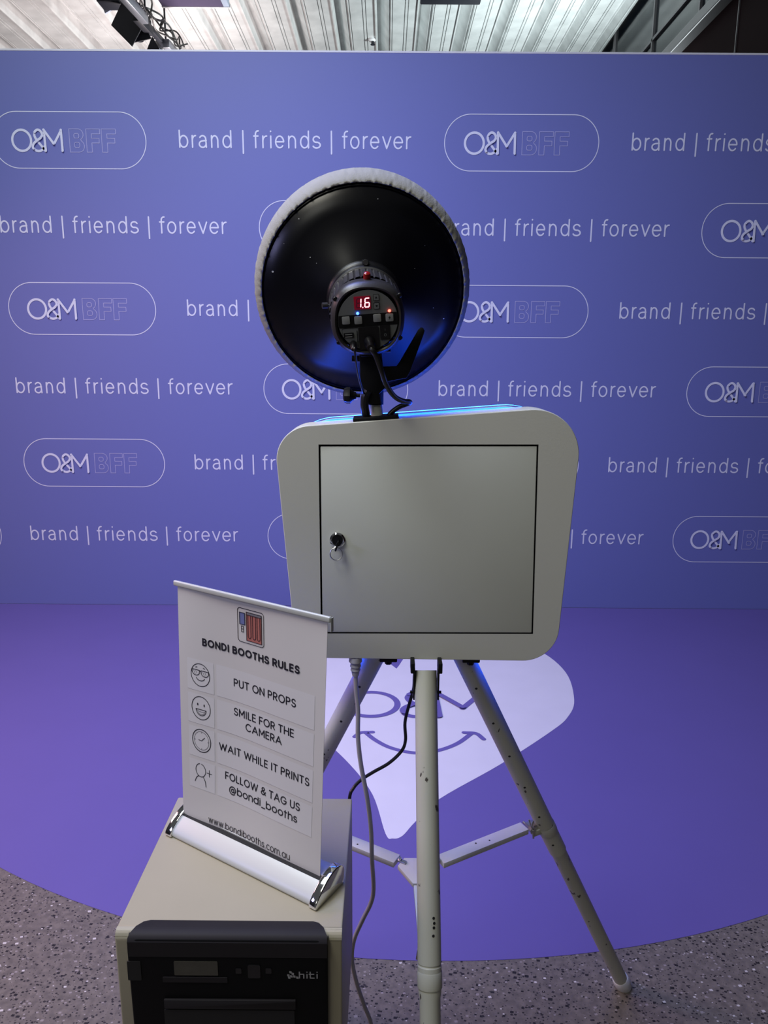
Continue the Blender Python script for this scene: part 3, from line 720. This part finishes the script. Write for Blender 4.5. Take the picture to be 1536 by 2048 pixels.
# elastic fabric cover, gathered over the rim
NF = 720
random.seed(11)
ph = [random.uniform(0, 6.28) for _ in range(9)]
def wr_(t): return .40*sin(61*t+ph[0]+1.2*sin(3*t))+.30*sin(97*t+ph[1]+1.5*sin(5*t+1))+.22*sin(143*t+ph[2]+sin(7*t))+.15*sin(37*t+ph[3])
cvp = [(.1700, .1480, .4), (.1712, .1466, .8), (.1735, .1480, 1), (.1775, .1530, 1), (.1815, .1610, .9), (.1840, .1720, .7), (.1850, .1860, .4), (.1850, .2050, .15), (.1835, .2140, 0), (.160, .2190, 0), (.09, .2230, 0), (.0005, .2240, 0)]
vs = []; fs = []
for i, (r, h, am) in enumerate(cvp):
    for k_ in range(NF):
        t = 2*pi*k_/NF+.012*i*sin(4*2*pi*k_/NF)*.5; w_ = wr_(2*pi*k_/NF)*am
        r_2 = r*DS; vs.append(((r_2+w_*.0011)*cos(t), h+w_*.0022, (r_2+w_*.0011)*sin(t)*1.020))
for i in range(len(cvp)-1):
    for k_ in range(NF):
        k2 = (k_+1) % NF; fs.append([i*NF+k_, i*NF+k2, (i+1)*NF+k2, (i+1)*NF+k_])
cv = MB().add(vs, fs); cv.build('fabric_cover', M_fabric, fl, ang=80)

# tilt bracket (world space, own thing: clamps the flash on the pole)
br = thing('tilt_bracket', 'black plastic tilt bracket with long lever and round knob, clamped on the short white pole', 'bracket')
y0 = 1.150
def P(u, v, y=y0): return onY(u, v, y)
bb = MB()
blk = [P(719, 700), P(763, 706), P(771, 775), P(760, 786), P(762, 806), P(738, 808), P(736, 786), P(722, 772)]
bb.prism([(p.x, p.z) for p in blk], Matrix(((1, 0, 0, 0), (0, 0, 1, y0-.012), (0, 1, 0, 0), (0, 0, 0, 1))), .026, bev=.0015)
a_, b_ = P(750, 760), P(750, 807); bb.cyl((pt.x, 1.158, a_.z), (pt.x, 1.158, b_.z-.002), .0135, n=28)
bb.box(P(742, 703, 1.14), (.030, .05, .016), bev=.002)
bo = bb.build('bracket_body', M_black, br)
lv = [P(765, 733), P(793, 732), P(800, 722), P(836, 660), P(841, 655), P(846, 656), P(849, 662), P(846, 672), P(820, 744), P(813, 756), P(776, 763), P(765, 755)]
MB().prism([(p.x, p.z) for p in lv], Matrix(((1, 0, 0, 0), (0, 0, 1, y0-.006), (0, 1, 0, 0), (0, 0, 0, 1))), .010, bev=.0012).build('tilt_lever', M_black, br)
kc, kd = P(699, 791), P(728, 791)
MB().lathe([(.006, 0), (.0105, .002), (.0120, .006), (.0120, .011), (.0085, .0145), (.0060, .018), (.0055, .020), (.0030, .021), (.0030, (kd-kc).length+.004)], kc-Vector((.010, 0, 0)), (1, 0, 0), 24,
          rfun=lambda r, h, t: r*(1+.07*cos(8*t)) if r > .0095 else r).build('clamp_knob', M_black, br)
k1 = P(709, 718); MB().cyl(k1-Vector((.004, 0, 0)), k1+Vector((.012, 0, 0)), .0052, n=8).build('umbrella_screw', M_black, br)
k1 = P(781, 700, 1.15); MB().cyl(k1, k1+Vector((-.012, 0, .0)), .0035, n=8).build('side_screw', M_black, br)

# ------------------------------------------------------------------ cables
def cable(name, pts, r, mt, label, n=10, cat='cable'):
    o = MB().tube(pts, r, n, smooth=8).build(name, mt); return props(o, label, cat)
def at_panel(zx, zy, h):
    x, z = pzx(zx, zy); return fl_m @ Vector((x, -h, z))
fl_m = Matrix.Translation(FC) @ PAN.to_matrix().to_4x4()
pc = thing('power_cord', 'thick black power cord curving down from the flash head to the cabinet top', 'cable')
p0 = at_panel(790, 1370, .004); p1 = at_panel(800, 1395, .020)
pm = MB().lathe([(.0085, 0), (.0085, .006), (.0062, .010), (.0056, .022)], at_panel(775, 1345, 0), p1-p0, 16)
pm.build('plug', M_blackgloss, pc)
MB().tube([p0, p1, P(752, 712, 1.07), P(763, 742, 1.075), P(772, 768, 1.09), P(788, 792, 1.11), P(806, 802, 1.13), P(819, 803.5, 1.145), P(816, 807, 1.155), P(798, 814, 1.16), P(784, 824, 1.16), P(775, 834, 1.16), P(771, 838, 1.16)], .0040, 12, smooth=8).build('cord', M_cable, pc)
MB().lathe([(.0044, 0), (.0050, .002), (.0050, .012), (.0032, .018)], at_panel(525, 1370, 0), fl_m.to_3x3() @ Vector((0, -1, -.25)), 14).build('jack', M_blackgloss,
   thing('sync_cable', 'thin black sync cable hanging from the left socket of the flash control panel', 'cable'))
sy = bpy.data.objects['sync_cable']
MB().tube([at_panel(525, 1400, .012), P(709, 697, 1.06), P(711, 712, 1.065), P(714, 735, 1.08), P(719, 760, 1.10), P(725, 780, 1.12), P(729, 790, 1.135)], .0017, 8, smooth=8).build('cord', M_cable, sy)
cable('rear_cable', [P(736, 782, 1.135), P(731, 792, 1.135), P(729, 806, 1.137), P(730, 820, 1.14), P(733, 832, 1.145), P(737, 839, 1.15)], .0065, M_cable, 'short thick black cable running down the left side of the short white pole')
# white mains lead from the cabinet underside
wc = thing('mains_lead', 'pale grey mains lead hanging from the cabinet underside down beside the printer', 'cable')
Yc = 1.14
bt = P(711, 1318, Yc)
bm2 = MB().lathe([(.0105, -.004), (.0112, .004), (.0085, .006), (.0085, .010), (.0092, .011), (.0092, .013), (.0078, .014), (.0078, .017), (.0084, .018), (.0084, .020), (.0068, .021), (.0068, .024), (.0055, .030)], bt, (0, 0, -1), 20)
bm2.build('plug', M_cablew, wc)
MB().tube([P(711, 1330, Yc), P(712, 1375, Yc), P(716, 1420, Yc), P(716, 1475, Yc), P(722, 1530, Yc), P(735, 1600, Yc), P(742, 1660, Yc), P(744, 1720, Yc), P(747, 1775, Yc), P(742, 1805, Yc), P(725, 1840, Yc), P(708, 1880, Yc), P(704, 1920, Yc), P(713, 1965, Yc), P(728, 2010, Yc), P(742, 2048, Yc), P(752, 2110, Yc), (.0, 1.12, .05), (.02, 1.0, .0045), (.10, .8, .0045)], .0040, 12, smooth=8).build('cord', M_cablew, wc)
cable('printer_cable', [P(829, 1350, 1.20), P(827, 1378, 1.20), P(818, 1410, 1.20), P(810, 1445, 1.20), P(811, 1480, 1.20), P(803, 1502, 1.20), P(778, 1526, 1.19), P(745, 1545, 1.18), P(722, 1560, 1.17), P(707, 1576, 1.16), P(699, 1597, 1.152), (-.0615, 1.148, .62), (-.066, 1.1405, .58)], .0030, M_cable, 'thin black cable hanging from the cabinet to the back of the printer')

# ------------------------------------------------------------------ printer
XL, XRt, YF, YB, ZT, ZB = -.3600, -.0545, .832, 1.137, .69, .40
pr_ = thing('photo_printer', 'cream photo printer with black front panel, under the tabletop rules banner', 'printer', ((XL+XRt)/2, (YF+YB)/2, ZB))
def loc(p): return (p[0]-(XL+XRt)/2, p[1]-(YF+YB)/2, p[2]-ZB)
# housing profile along depth: soft front edge
hp = MB(); r_ = .016
bm = bmesh.new(); bmesh.ops.create_cube(bm, size=1); bmesh.ops.scale(bm, vec=(XRt-XL, YB-YF, ZT-ZB), verts=bm.verts)
es = [e for e in bm.edges if all(v.co.y < 0 and v.co.z > 0 for v in e.verts)]
bmesh.ops.bevel(bm, geom=es, offset=.011, segments=5, profile=.5, affect='EDGES')
es = [e for e in bm.edges if e.calc_length() > .01]
bmesh.ops.bevel(bm, geom=es, offset=.0028, segments=3, profile=.5, affect='EDGES')
bmesh.ops.translate(bm, vec=(0, 0, (ZT-ZB)/2), verts=bm.verts)
hp.bm(bm); hp.build('housing', M_cream, pr_, ang=50)
# front surround ring and inset black panel
Fm = lambda y, h=0: Matrix(((1, 0, 0, -(XL+XRt)/2), (0, 0, -1, y-(YF+YB)/2), (0, 1, 0, -ZB), (0, 0, 0, 1)))
pl_ = [(-.3455, .41), (-.0755, .41), (-.0700, .662)]+[]
pn = arc(-.0880, .672, .0150, .0150, 0, 90, 10)+arc(-.3270, .672, .0150, .0150, 90, 180, 10)+[(-.3395, .41), (-.0745, .41)]
fp = MB()
# panel: top flange lies back over the housing edge, face drops vertically
fpv = fp.prism([p for p in pn], Fm(YF+.001), .0095, bev=.0030, seg=3)
# top flange of the panel
fl0 = [(-.3420, YF-.006), (-.0730, YF-.006), (-.0730, YF+.014)]+arc(-.0830, YF+.016, .010, .012, 0, 90, 6)+arc(-.3320, YF+.016, .010, .012, 90, 180, 6)
fpo = fp.build('front_panel', M_char, pr_, ang=50)
tf = MB()
prof2 = [(YF-.0092, .6825), (YF-.0070, .6870), (YF-.002, .6905), (YF+.010, .6912), (YF+.018, .6913), (YF+.022, .6900)]
xs = [(-.3405, -.0735), (-.3405, -.0735), (-.3390, -.0750), (-.3340, -.0795), (-.3260, -.0870), (-.3180, -.0950)]
vs = []
for (y, z), (xa, xb) in zip(prof2, xs): vs += [loc((xa, y, z)), loc((xb, y, z))]
tf.add(vs, [[2*i, 2*i+1, 2*i+3, 2*i+2] for i in range(len(prof2)-1)])
tf.add([loc((-.3405, YF-.0092, .6825)), loc((-.0735, YF-.0092, .6825)), loc((-.0735, YF-.0092, .66)), loc((-.3405, YF-.0092, .66))], [[0, 1, 2, 3]])
tf.add([loc((-.3405, YF-.0092, .6825)), loc((-.3405, YF-.0092, .66)), loc((-.3405, YF+.002, .66)), loc((-.3405, YF+.002, .690))], [[0, 1, 2, 3]])
tf.add([loc((-.0735, YF-.0092, .6825)), loc((-.0735, YF-.0092, .66)), loc((-.0735, YF+.002, .66)), loc((-.0735, YF+.002, .690))], [[0, 1, 2, 3]])
tf.build('panel_top_lip', M_chartop, pr_, ang=60)
def fy2(u, v): return onY(u, v, YF-.010)
def rectp(u0, v0, u1, v1): a, b3 = fy2(u0, v0), fy2(u1, v1); return a.x, b3.z, b3.x, a.z
FY = YF-.0088
def inlay(name, q, depth, mt, bev=0, rad=.001):
    return MB().prism(rrect(*q, rad, 3), Fm(FY+.001), depth+.001, bev=bev).build(name, mt, fpo if False else pr_)
q = rectp(347, 1924, 436, 1952); inlay('display_window', q, .0006, M_screen)
q2 = rectp(325, 1955, 455, 1966); inlay('display_sill', q2, .0010, M_chartop)
q = rectp(253, 1924, 283, 1962); inlay('card_port', q, .0004, M_dark)
for u in (477, 537): 
    q = rectp(u-6, 1938, u+6, 1948); inlay('side_button', q, .0008, M_blackgloss)
q = rectp(495, 1931, 521, 1957); inlay('center_button', q, .0010, M_blackgloss, rad=.002)
q = rectp(328, 1998, 592, 2018); inlay('paper_tray_lip', q, .003, M_chartop, bev=.001)
q = rectp(328, 2020, 592, 2160); inlay('paper_tray', q, .0008, M_dark)
lg = MB()
LX, LZ = fy2(599, 1957).x, fy2(599, 1957).z; ex = fy2(635, 1957).x
wl = ex-LX; ch = .0110; w_ = .0017
f = lambda x, z: loc((x, FY-.0012, z))
lg.ink([[(LX, LZ), (LX, LZ+ch)], [(LX, LZ+ch*.62), (LX+wl*.24, LZ+ch*.62), (LX+wl*.24, LZ)]], w_, f, caps=False)
lg.ink([[(LX+wl*.42, LZ), (LX+wl*.42, LZ+ch*.68)], [(LX+wl*.42, LZ+ch*.86), (LX+wl*.42, LZ+ch*1.0)]], w_, f, caps=False)
lg.ink([[(LX+wl*.60, LZ+ch), (LX+wl*.60, LZ+.0008), (LX+wl*.84, LZ+.0008)], [(LX+wl*.52, LZ+ch*.62), (LX+wl*.82, LZ+ch*.62)]], w_, f, caps=False)
lg.ink([[(LX+wl*.98, LZ), (LX+wl*.98, LZ+ch*.68)], [(LX+wl*.98, LZ+ch*.86), (LX+wl*.98, LZ+ch*1.0)]], w_, f, caps=False)
for dx, dz in ((-.0135, .0085), (-.0105, .0060), (-.0165, .0035), (-.0125, .0020), (-.0085, .0018), (-.0045, .0000), (-.0155, .0000)):
    x, z = LX+dx, LZ+dz; lg.fill([[(x, z), (x+.0032, z-.0008), (x+.0032, z+.0026), (x, z+.0034)]], f)
lg.build('maker_logo', M_logo, pr_, flat=True)
st_ = thing('printer_stand', 'low plain stand under the cream printer, below the frame', 'stand', (-.235, .97, 0))
MB().box((0, 0, .388), (.20, .22, .024), bev=.003).build('top_board', M_char, st_)
for sx in (-1, 1):
    for sy_ in (-1, 1): MB().box((sx*.085, sy_*.095, .188), (.02, .02, .376), bev=.002).build('leg', M_char, st_)

# ------------------------------------------------------------------ tabletop banner
az = R(-32); bd = Vector((cos(az), sin(az), 0)); bk = Vector((-sin(az), cos(az), 0))
ln_ = R(3); up = Vector((0, 0, 1))*cos(ln_)+bk*sin(ln_)
BP = Vector((-.3474, 1.0315, ZT))
bn = thing('tabletop_banner', 'small roll-up banner with white printed rules sheet and chrome-capped base, standing on the printer', 'banner', BP, (0, 0, az))
# local: x along, y back, z up
Lb = .294
def capprof(s=1.0, o=0):
    pts = [(0, 0), (-.002, .006), (.000, .014), (.006, .023), (.016, .034), (.028, .044), (.040, .050), (.050, .052), (.060, .049), (.067, .041), (.069, .030), (.068, .012), (.066, 0)]
    return cat2([(p[0], p[1]*.70) for p in pts], 4)
cpM = lambda x: Matrix(((0, 0, 1, x), (1, 0, 0, 0), (0, 1, 0, 0), (0, 0, 0, 1)))
bsp = cat2([(.003, .001), (.0015, .006), (.003, .013), (.008, .021), (.017, .031), (.024, .0375), (.0275, .0400)], 4)
bsp2 = [(.0275, .0400), (.0275, .030), (.0330, .030), (.0330, .044), (.040, .047), (.050, .0485), (.058, .046), (.063, .040), (.065, .03), (.064, .001)]
bs = MB().prism([(a, b*.66) for a, b in bsp+bsp2[1:]], cpM(.006), Lb-.012)
bs.build('base', M_alu, bn, ang=25)
MB().prism([(.0258, .0175), (.0258, .0263), (.0338, .0274), (.0338, .0175)], cpM(.0065), Lb-.013).build('slot', M_dark, bn)
for x in (-.004, Lb-.006):
    MB().prism(capprof(), cpM(x), .013, bev=.0018, seg=3).build('end_cap', M_chrome, bn, ang=50)
# sheet, slightly bowed
SW0, SW1, SHt = .0070, .2835, .412
def sheet(s, h, o=0):
    fx = 1-(h/SHt)*.0
    s2 = s+(-.0075*(h/SHt)+.0)*(1-s/.29)+.004*(h/SHt)*(s/.29)
    bow = .0045*sin(pi*min(1, max(0, h/SHt)))*cos(2.2*(s-.145)/.29*pi/2)-.0022*cos((s-.02)*30)*(1-s/.3)
    q = Vector((s2, .0303, 0))+Vector((0, sin(ln_), cos(ln_)))*h
    return (q.x, q.y+bow-o, q.z)
sm2 = MB(); NX, NH = 28, 30
vs = [sheet(SW0+(SW1-SW0)*i/NX, .021+(SHt-.021)*j/NH, .0) for j in range(NH+1) for i in range(NX+1)]
fs = [[j*(NX+1)+i, j*(NX+1)+i+1, (j+1)*(NX+1)+i+1, (j+1)*(NX+1)+i] for j in range(NH) for i in range(NX)]
sm2.add(vs, fs, 0)
vs = [sheet(SW0+(SW1-SW0)*i/NX, .021+(SHt-.021)*j/NH, -.0005) for j in range(NH+1) for i in range(NX+1)]
sm2.add(vs, [f_[::-1] for f_ in fs], 0)
f1 = lambda s, h: sheet(s, h, .00025); f2 = lambda s, h: sheet(s, h, .0005); f3 = lambda s, h: sheet(s, h, .0007)
def cell(x0, y0, x1, y1, fn, mi, nx=6, ny=3):
    vs = [fn(x0+(x1-x0)*i/nx, y0+(y1-y0)*j/ny) for j in range(ny+1) for i in range(nx+1)]
    sm2.add(vs, [[j*(nx+1)+i, j*(nx+1)+i+1, (j+1)*(nx+1)+i+1, (j+1)*(nx+1)+i] for j in range(ny) for i in range(nx)], mi)
for y0_, y1_ in ((.247, .298), (.192, .241), (.136, .186), (.082, .130)):
    cell(.0235, y0_, .0750, y1_, f1, 1); cell(.0800, y0_, .2660, y1_, f1, 1, 12)
T = lambda s, x0, x1, y, cap, w, **k: sm2.ink(text_paths(s, x0, x1, y, cap, w, **k), w, f2, mi=2, caps=True)
T('BONDI BOOTHS RULES', .0545, .2390, .3225, .0125, .0027, gap=.36, space=.40)
T('PUT ON PROPS', .1136, .2330, .2705, .0130, .00190, gap=.29, space=.40)
T('SMILE FOR THE', .1130, .2300, .2240, .0128, .00190, gap=.29, space=.40)
T('CAMERA', .1360, .2075, .2050, .0128, .00190, gap=.29)
T('WAIT WHILE IT PRINTS', .0835, .2600, .1590, .0128, .00190, gap=.29, space=.40)
T('FOLLOW & TAG US', .0955, .2440, .1140, .0128, .00190, gap=.29, space=.40)
T('@bondi_booths', .1035, .2395, .0940, .0125, .00190, gap=.29, X=.78)
T('www.bondibooths.com.au', .0620, .2275, .0300, .0108, .00112, gap=.29, X=.78)
# booth icon
x0_, y0_, x1_, y1_ = .1240, .3455, .1738, .3977
ix = lambda a: x0_+(x1_-x0_)*a
iy = lambda b: y0_+(y1_-y0_)*b
sm2.ink([rrect(x0_, y0_, x1_, y1_, .005, 5)], .0010, f2, 2, close=True)
cell(ix(.08), iy(.52), ix(.28), iy(.87), f1, 4, 2, 2); sm2.ink([[(ix(.08), iy(.52)), (ix(.28), iy(.52)), (ix(.28), iy(.87)), (ix(.08), iy(.87))]], .0010, f3, 2, close=True)
cell(ix(.34), iy(.08), ix(.92), iy(.92), f1, 3, 4, 4); sm2.ink([[(ix(.34), iy(.08)), (ix(.92), iy(.08)), (ix(.92), iy(.92)), (ix(.34), iy(.92))]], .0010, f3, 2, close=True)
cell(ix(.36), iy(.85), ix(.90), iy(.91), f2, 5, 4, 1); sm2.ink([[(ix(.34), iy(.84)), (ix(.92), iy(.84))]], .0008, f3, 2)
for a in (.40, .58, .75):
    sm2.ink([[(ix(a), iy(.84)), (ix(a), iy(.22))]+arc(ix(a+.055), iy(.22), ix(.055)-ix(0), (iy(.06)-iy(0)), 180, 360, 6)+[(ix(a+.11), iy(.84))]], .0010, f3, 2)
sm2.ink([[(ix(.14), iy(.30)), (ix(.22), iy(.30)), (ix(.22), iy(.47)), (ix(.14), iy(.47))]], .0010, f2, 2, close=True)
sm2.ink([[(ix(.14), iy(.385)), (ix(.22), iy(.385))]], .0010, f2, 2)
IX = .0492
# sunglasses face
cy_ = .2735; rr = .0180
sm2.ink([arc(IX, cy_, rr, rr*1.02, 0, 360, 36)], .0012, f2, 2, close=True)
for s_ in (-1, 1):
    gx = IX+s_*.0088
    sm2.ink([[(gx-.0074, cy_+.0075), (gx+.0074, cy_+.0075)]+arc(gx, cy_+.0045, .0072, .0060, 10, -190, 12)], .0012, f2, 2, close=True)
    sm2.ink([[(gx-.004, cy_+.006), (gx-.001, cy_+.000)], [(gx, cy_+.006), (gx+.002, cy_+.002)]], .0006, f2, 2)
sm2.ink([[(IX-.0015, cy_+.006), (IX+.0015, cy_+.006)], arc(IX, cy_-.003, .0085, .0062, 200, 340, 12), [(IX-.009, cy_+.0115), (IX-.006, cy_+.0125)], [(IX+.006, cy_+.0125), (IX+.009, cy_+.0115)]], .0012, f2, 2)
# grinning face
cy_ = .2190
sm2.ink([arc(IX, cy_, rr, rr*1.05, 0, 360, 36)], .0012, f2, 2, close=True)
for s_ in (-1, 1): sm2.fill([arc(IX+s_*.0063, cy_+.0055, .0013, .0022, 0, 345, 14)], f2, 2)
sm2.ink([[(IX-.0098, cy_-.0025)]+arc(IX, cy_-.0025, .0098, .0098, 180, 360, 16)], .0012, f2, 2, close=True)
sm2.ink([arc(IX, cy_-.0025, .0090, .0038, 185, 355, 10), arc(IX, cy_-.0028, .0076, .0076, 205, 335, 10)], .0006, f2, 2)
# clock
cy_ = .1645
sm2.ink([arc(IX, cy_, rr, rr*1.05, 0, 360, 36)], .0014, f2, 2, close=True); sm2.ink([arc(IX, cy_, rr*.80, rr*.84, 0, 360, 36)], .0006, f2, 2, close=True)
sm2.ink([[(IX, cy_), (IX-.0055, cy_+.0006)], [(IX, cy_), (IX+.0062, cy_+.0062)]], .0011, f2, 2)
sm2.ink([[(IX+a*.0120, cy_+b*.0126), (IX+a*.0138, cy_+b*.0144)] for a, b in ((0, 1), (1, 0), (0, -1), (-1, 0))], .0007, f2, 2)
# person with plus
cy_ = .1120
sm2.ink([arc(IX-.0025, cy_+.002, .0098, .0110, 100, 440, 28)], .0012, f2, 2)
sm2.ink([cat2([(IX-.0070, cy_-.0082), (IX-.0110, cy_-.012), (IX-.0142, cy_-.0190)]), cat2([(IX+.0030, cy_-.0085), (IX+.0065, cy_-.015), (IX+.0080, cy_-.0235)])], .0013, f2, 2)
sm2.ink([[(IX+.0098, cy_+.001), (IX+.0195, cy_+.001)], [(IX+.0146, cy_-.0045), (IX+.0146, cy_+.0065)]], .0011, f2, 2)
so2 = sm2.build('banner_sheet', [M_sheet, M_sheetcell, M_ink, M_iconred, M_iconblue, M_icongrey], bn, ang=60)
a_ = Vector(sheet(SW0-.006, SHt)); b_ = Vector(sheet(SW1+.006, SHt))
tb = MB(); mid = (a_+b_)/2
tbM = frame(mid+Vector((0, -.0012, .0015)), b_-a_, (0, 1, 0))
tb.box(None, ((b_-a_).length, .0052, .0085), bev=.0020, seg=3, mat=tbM)
tb.box(None, (.0012, .0056, .020), bev=.0003, mat=frame(b_+Vector((.0, .001, -.006)), b_-a_, (0, 1, 0)))
tb.build('top_bar', M_alu, bn)

# ------------------------------------------------------------------ fixtures under the steel deck
def zpt(u, v, z): return onZ(u, v, z)
tr = thing('lighting_track', 'black suspended lighting bar with tangled cables under the steel ceiling, above the backdrop', 'lighting bar')
A = zpt(346, 108, 4.55); B = zpt(238, -12, 4.55)
dT = (B-A).normalized(); sT = Vector((-dT.y, dT.x, 0))
tm = MB()
tm.box(None, ((B-A).length, .055, .05), bev=.006, mat=frame((A+B)/2, dT, sT))
for t in (.15, .55, .9):
    c = A+(B-A)*t; tm.cyl(c, (c.x, c.y, CZ(c.x)+.02), .010, n=10)
tm.build('bar', M_stage, tr)
cm = MB()
random.seed(5)
for k_ in range(5):
    pts = []
    for i in range(9):
        t = i/8; c = A+(B-A)*t+sT*random.uniform(.05, .17)+Vector((0, 0, random.uniform(-.03, .10))); pts.append(c)
    cm.tube(pts, .008, 6, smooth=5)
cm.build('cable_bundle', M_cable, tr)
for t, L_, mm in ((.60, .34, M_stage), (.17, .26, M_stagegrey), (.86, .5, M_stagegrey)):
    c = A+(B-A)*t-sT*(.0 if mm is M_stage else -.055); MB().box(None, (L_, .07, .08), bev=.008, mat=frame(c+Vector((0, 0, -.03)), dT, sT)).build('control_gear_box', mm, tr)

def stage_light(c, aim, sz_, label, flaps):
    o = thing('stage_light', label, 'stage light', group='stage lights under the ceiling')
    c = Vector(c); aim = Vector(aim).normalized()
    MB().lathe([(.05*sz_, -.20*sz_), (.09*sz_, -.18*sz_), (.10*sz_, 0), (.115*sz_, .02*sz_), (.115*sz_, .04*sz_)], c, aim, 28).build('lamp_body', M_stage, o)
    MB().lathe([(.095*sz_, .041*sz_), (.001, .046*sz_)], c, aim, 24, cap=False).build('lens', M_ductgrey, o)
    yk = MB(); q = aim.to_track_quat('Z', 'Y').to_matrix(); sx = q @ Vector((1, 0, 0))
    yk.tube([c+sx*.12*sz_, c+sx*.12*sz_+Vector((0, 0, .18*sz_)), c+Vector((0, 0, .24*sz_)), c-sx*.12*sz_+Vector((0, 0, .18*sz_)), c-sx*.12*sz_], .012*sz_, 8, smooth=3); yk.build('yoke', M_stage, o)
    for poly, yy in flaps:
        ps = [onY(u, v, yy) for u, v in poly]; m0 = ps[0]; nrm = (ps[1]-ps[0]).cross(ps[2]-ps[0]).normalized()
        if nrm.y < 0: nrm = -nrm; 
        X_ = (ps[1]-ps[0]).normalized(); Y_ = nrm.cross(X_); Mx = Matrix((X_, Y_, nrm)).transposed().to_4x4(); Mx.translation = m0; Mi = Mx.inverted()
        MB().prism([((Mi @ p).x, (Mi @ p).y) for p in ps], Mx, .012, bev=.002).build('barn_door', M_stage, o, flat=True)
    return o
c1 = onY(262, 46, 7.95)
stage_light(c1+Vector((0, .16, .0)), (-.35, -.45, -.8), .9, 'black stage light with large open barn doors, hanging left of the ceiling lighting bar', [([(243, 5), (222, 50), (264, 93), (287, 49)], 7.75), ([(287, 49), (267, 85), (303, 77)], 7.83)])
c2 = onY(309, 88, 8.5)
stage_light(c2+Vector((0, .1, 0)), (-.3, -.4, -.85), .5, 'small black stage light at the far end of the lighting bar, just above the backdrop', [([(304, 72), (291, 106), (324, 106)], 8.35)])
bx_ = thing('ceiling_duct_box', 'dark purple rectangular ceiling box with pale blue side, left of middle under the deck', 'ceiling box')
Yd = 8.2
q0, q1 = onY(324, 13, Yd), onY(447, 13, Yd); q2_ = onY(459, 13, Yd); hh = CZ(-2)-q0.z
MB().box(((q0.x+q1.x)/2, Yd-.4, q0.z+hh/2), (q1.x-q0.x, .8, hh), bev=.006).build('box_body', M_ductdark, bx_)
MB().box(((q1.x+q2_.x)/2, Yd-.4, q0.z+hh/2), (q2_.x-q1.x, .8, hh), bev=.004).build('side_panel', M_ductgrey, bx_)
MB().box(((q0.x+q2_.x)/2, Yd+.012, q0.z+.01), (q2_.x-q0.x+.01, .022, .030), bev=.003).build('lower_lip', M_edge, bx_)
Ys = 8.0
q0, q1 = onY(840, 10, Ys), onY(960, 8.5, Ys)
sp_ = thing('ceiling_speaker', 'black box speaker under the deck, cut by the top of the frame', 'speaker')
MB().box(((q0.x+q1.x)/2, Ys-.2, q0.z+.17), (q1.x-q0.x, .4, .34), bev=.012).build('speaker_cabinet', M_stage, sp_)
MB().box(((q0.x+q1.x)/2, Ys-.404, q0.z+.17), (q1.x-q0.x-.05, .012, .28), bev=.004).build('grille', M_black, sp_)
MB().cyl(((q0.x+q1.x)/2, Ys-.15, q0.z+.33), ((q0.x+q1.x)/2, Ys-.15, CZ(.8)), .02, n=12).build('hanging_rod', M_stage, sp_)
q0, q1 = onY(192, 2, 7.7), onY(238, 2, 7.7)
fx_ = thing('hanging_fixture', 'pale blue edged black fixture at the top edge, left of the big barn doors', 'light fixture')
MB().box(((q0.x+q1.x)/2, 7.8, q0.z+.16), (q1.x-q0.x, .2, .32), bev=.01).build('fixture_body', M_stage, fx_)
ps = [(198, -4), (247, -4), (242, 8), (210, 27)]
ps = [onY(u, v, 8.0) for u, v in ps]
MB().prism([(p.x, p.z) for p in ps], Matrix(((1, 0, 0, 0), (0, 0, 1, 8.0), (0, 1, 0, 0), (0, 0, 0, 1))), .02, bev=.003).build('reflector_flap', M_ductgrey, fx_, flat=True)
MB().cyl(((q0.x+q1.x)/2, 7.8, q0.z+.3), ((q0.x+q1.x)/2, 7.8, CZ(-2.9)), .02, n=12).build('hanging_rod', M_stage, fx_)
sq = onZ(744, 80, 5.17)
sn = MB().lathe([(.045, .03), (.045, 0), (.03, -.012)], (sq.x, sq.y, 5.165), (0, 0, 1), 24).lathe([(.018, -.012), (.020, -.04), (.028, -.043), (.028, -.047)], (sq.x+.01, sq.y, 5.165), (0, 0, 1), 20, mi=1)
props(sn.build('sprinkler_head', [M_edge, M_stage]), 'tiny white round sprinkler head with dark centre on the steel ceiling', 'sprinkler')
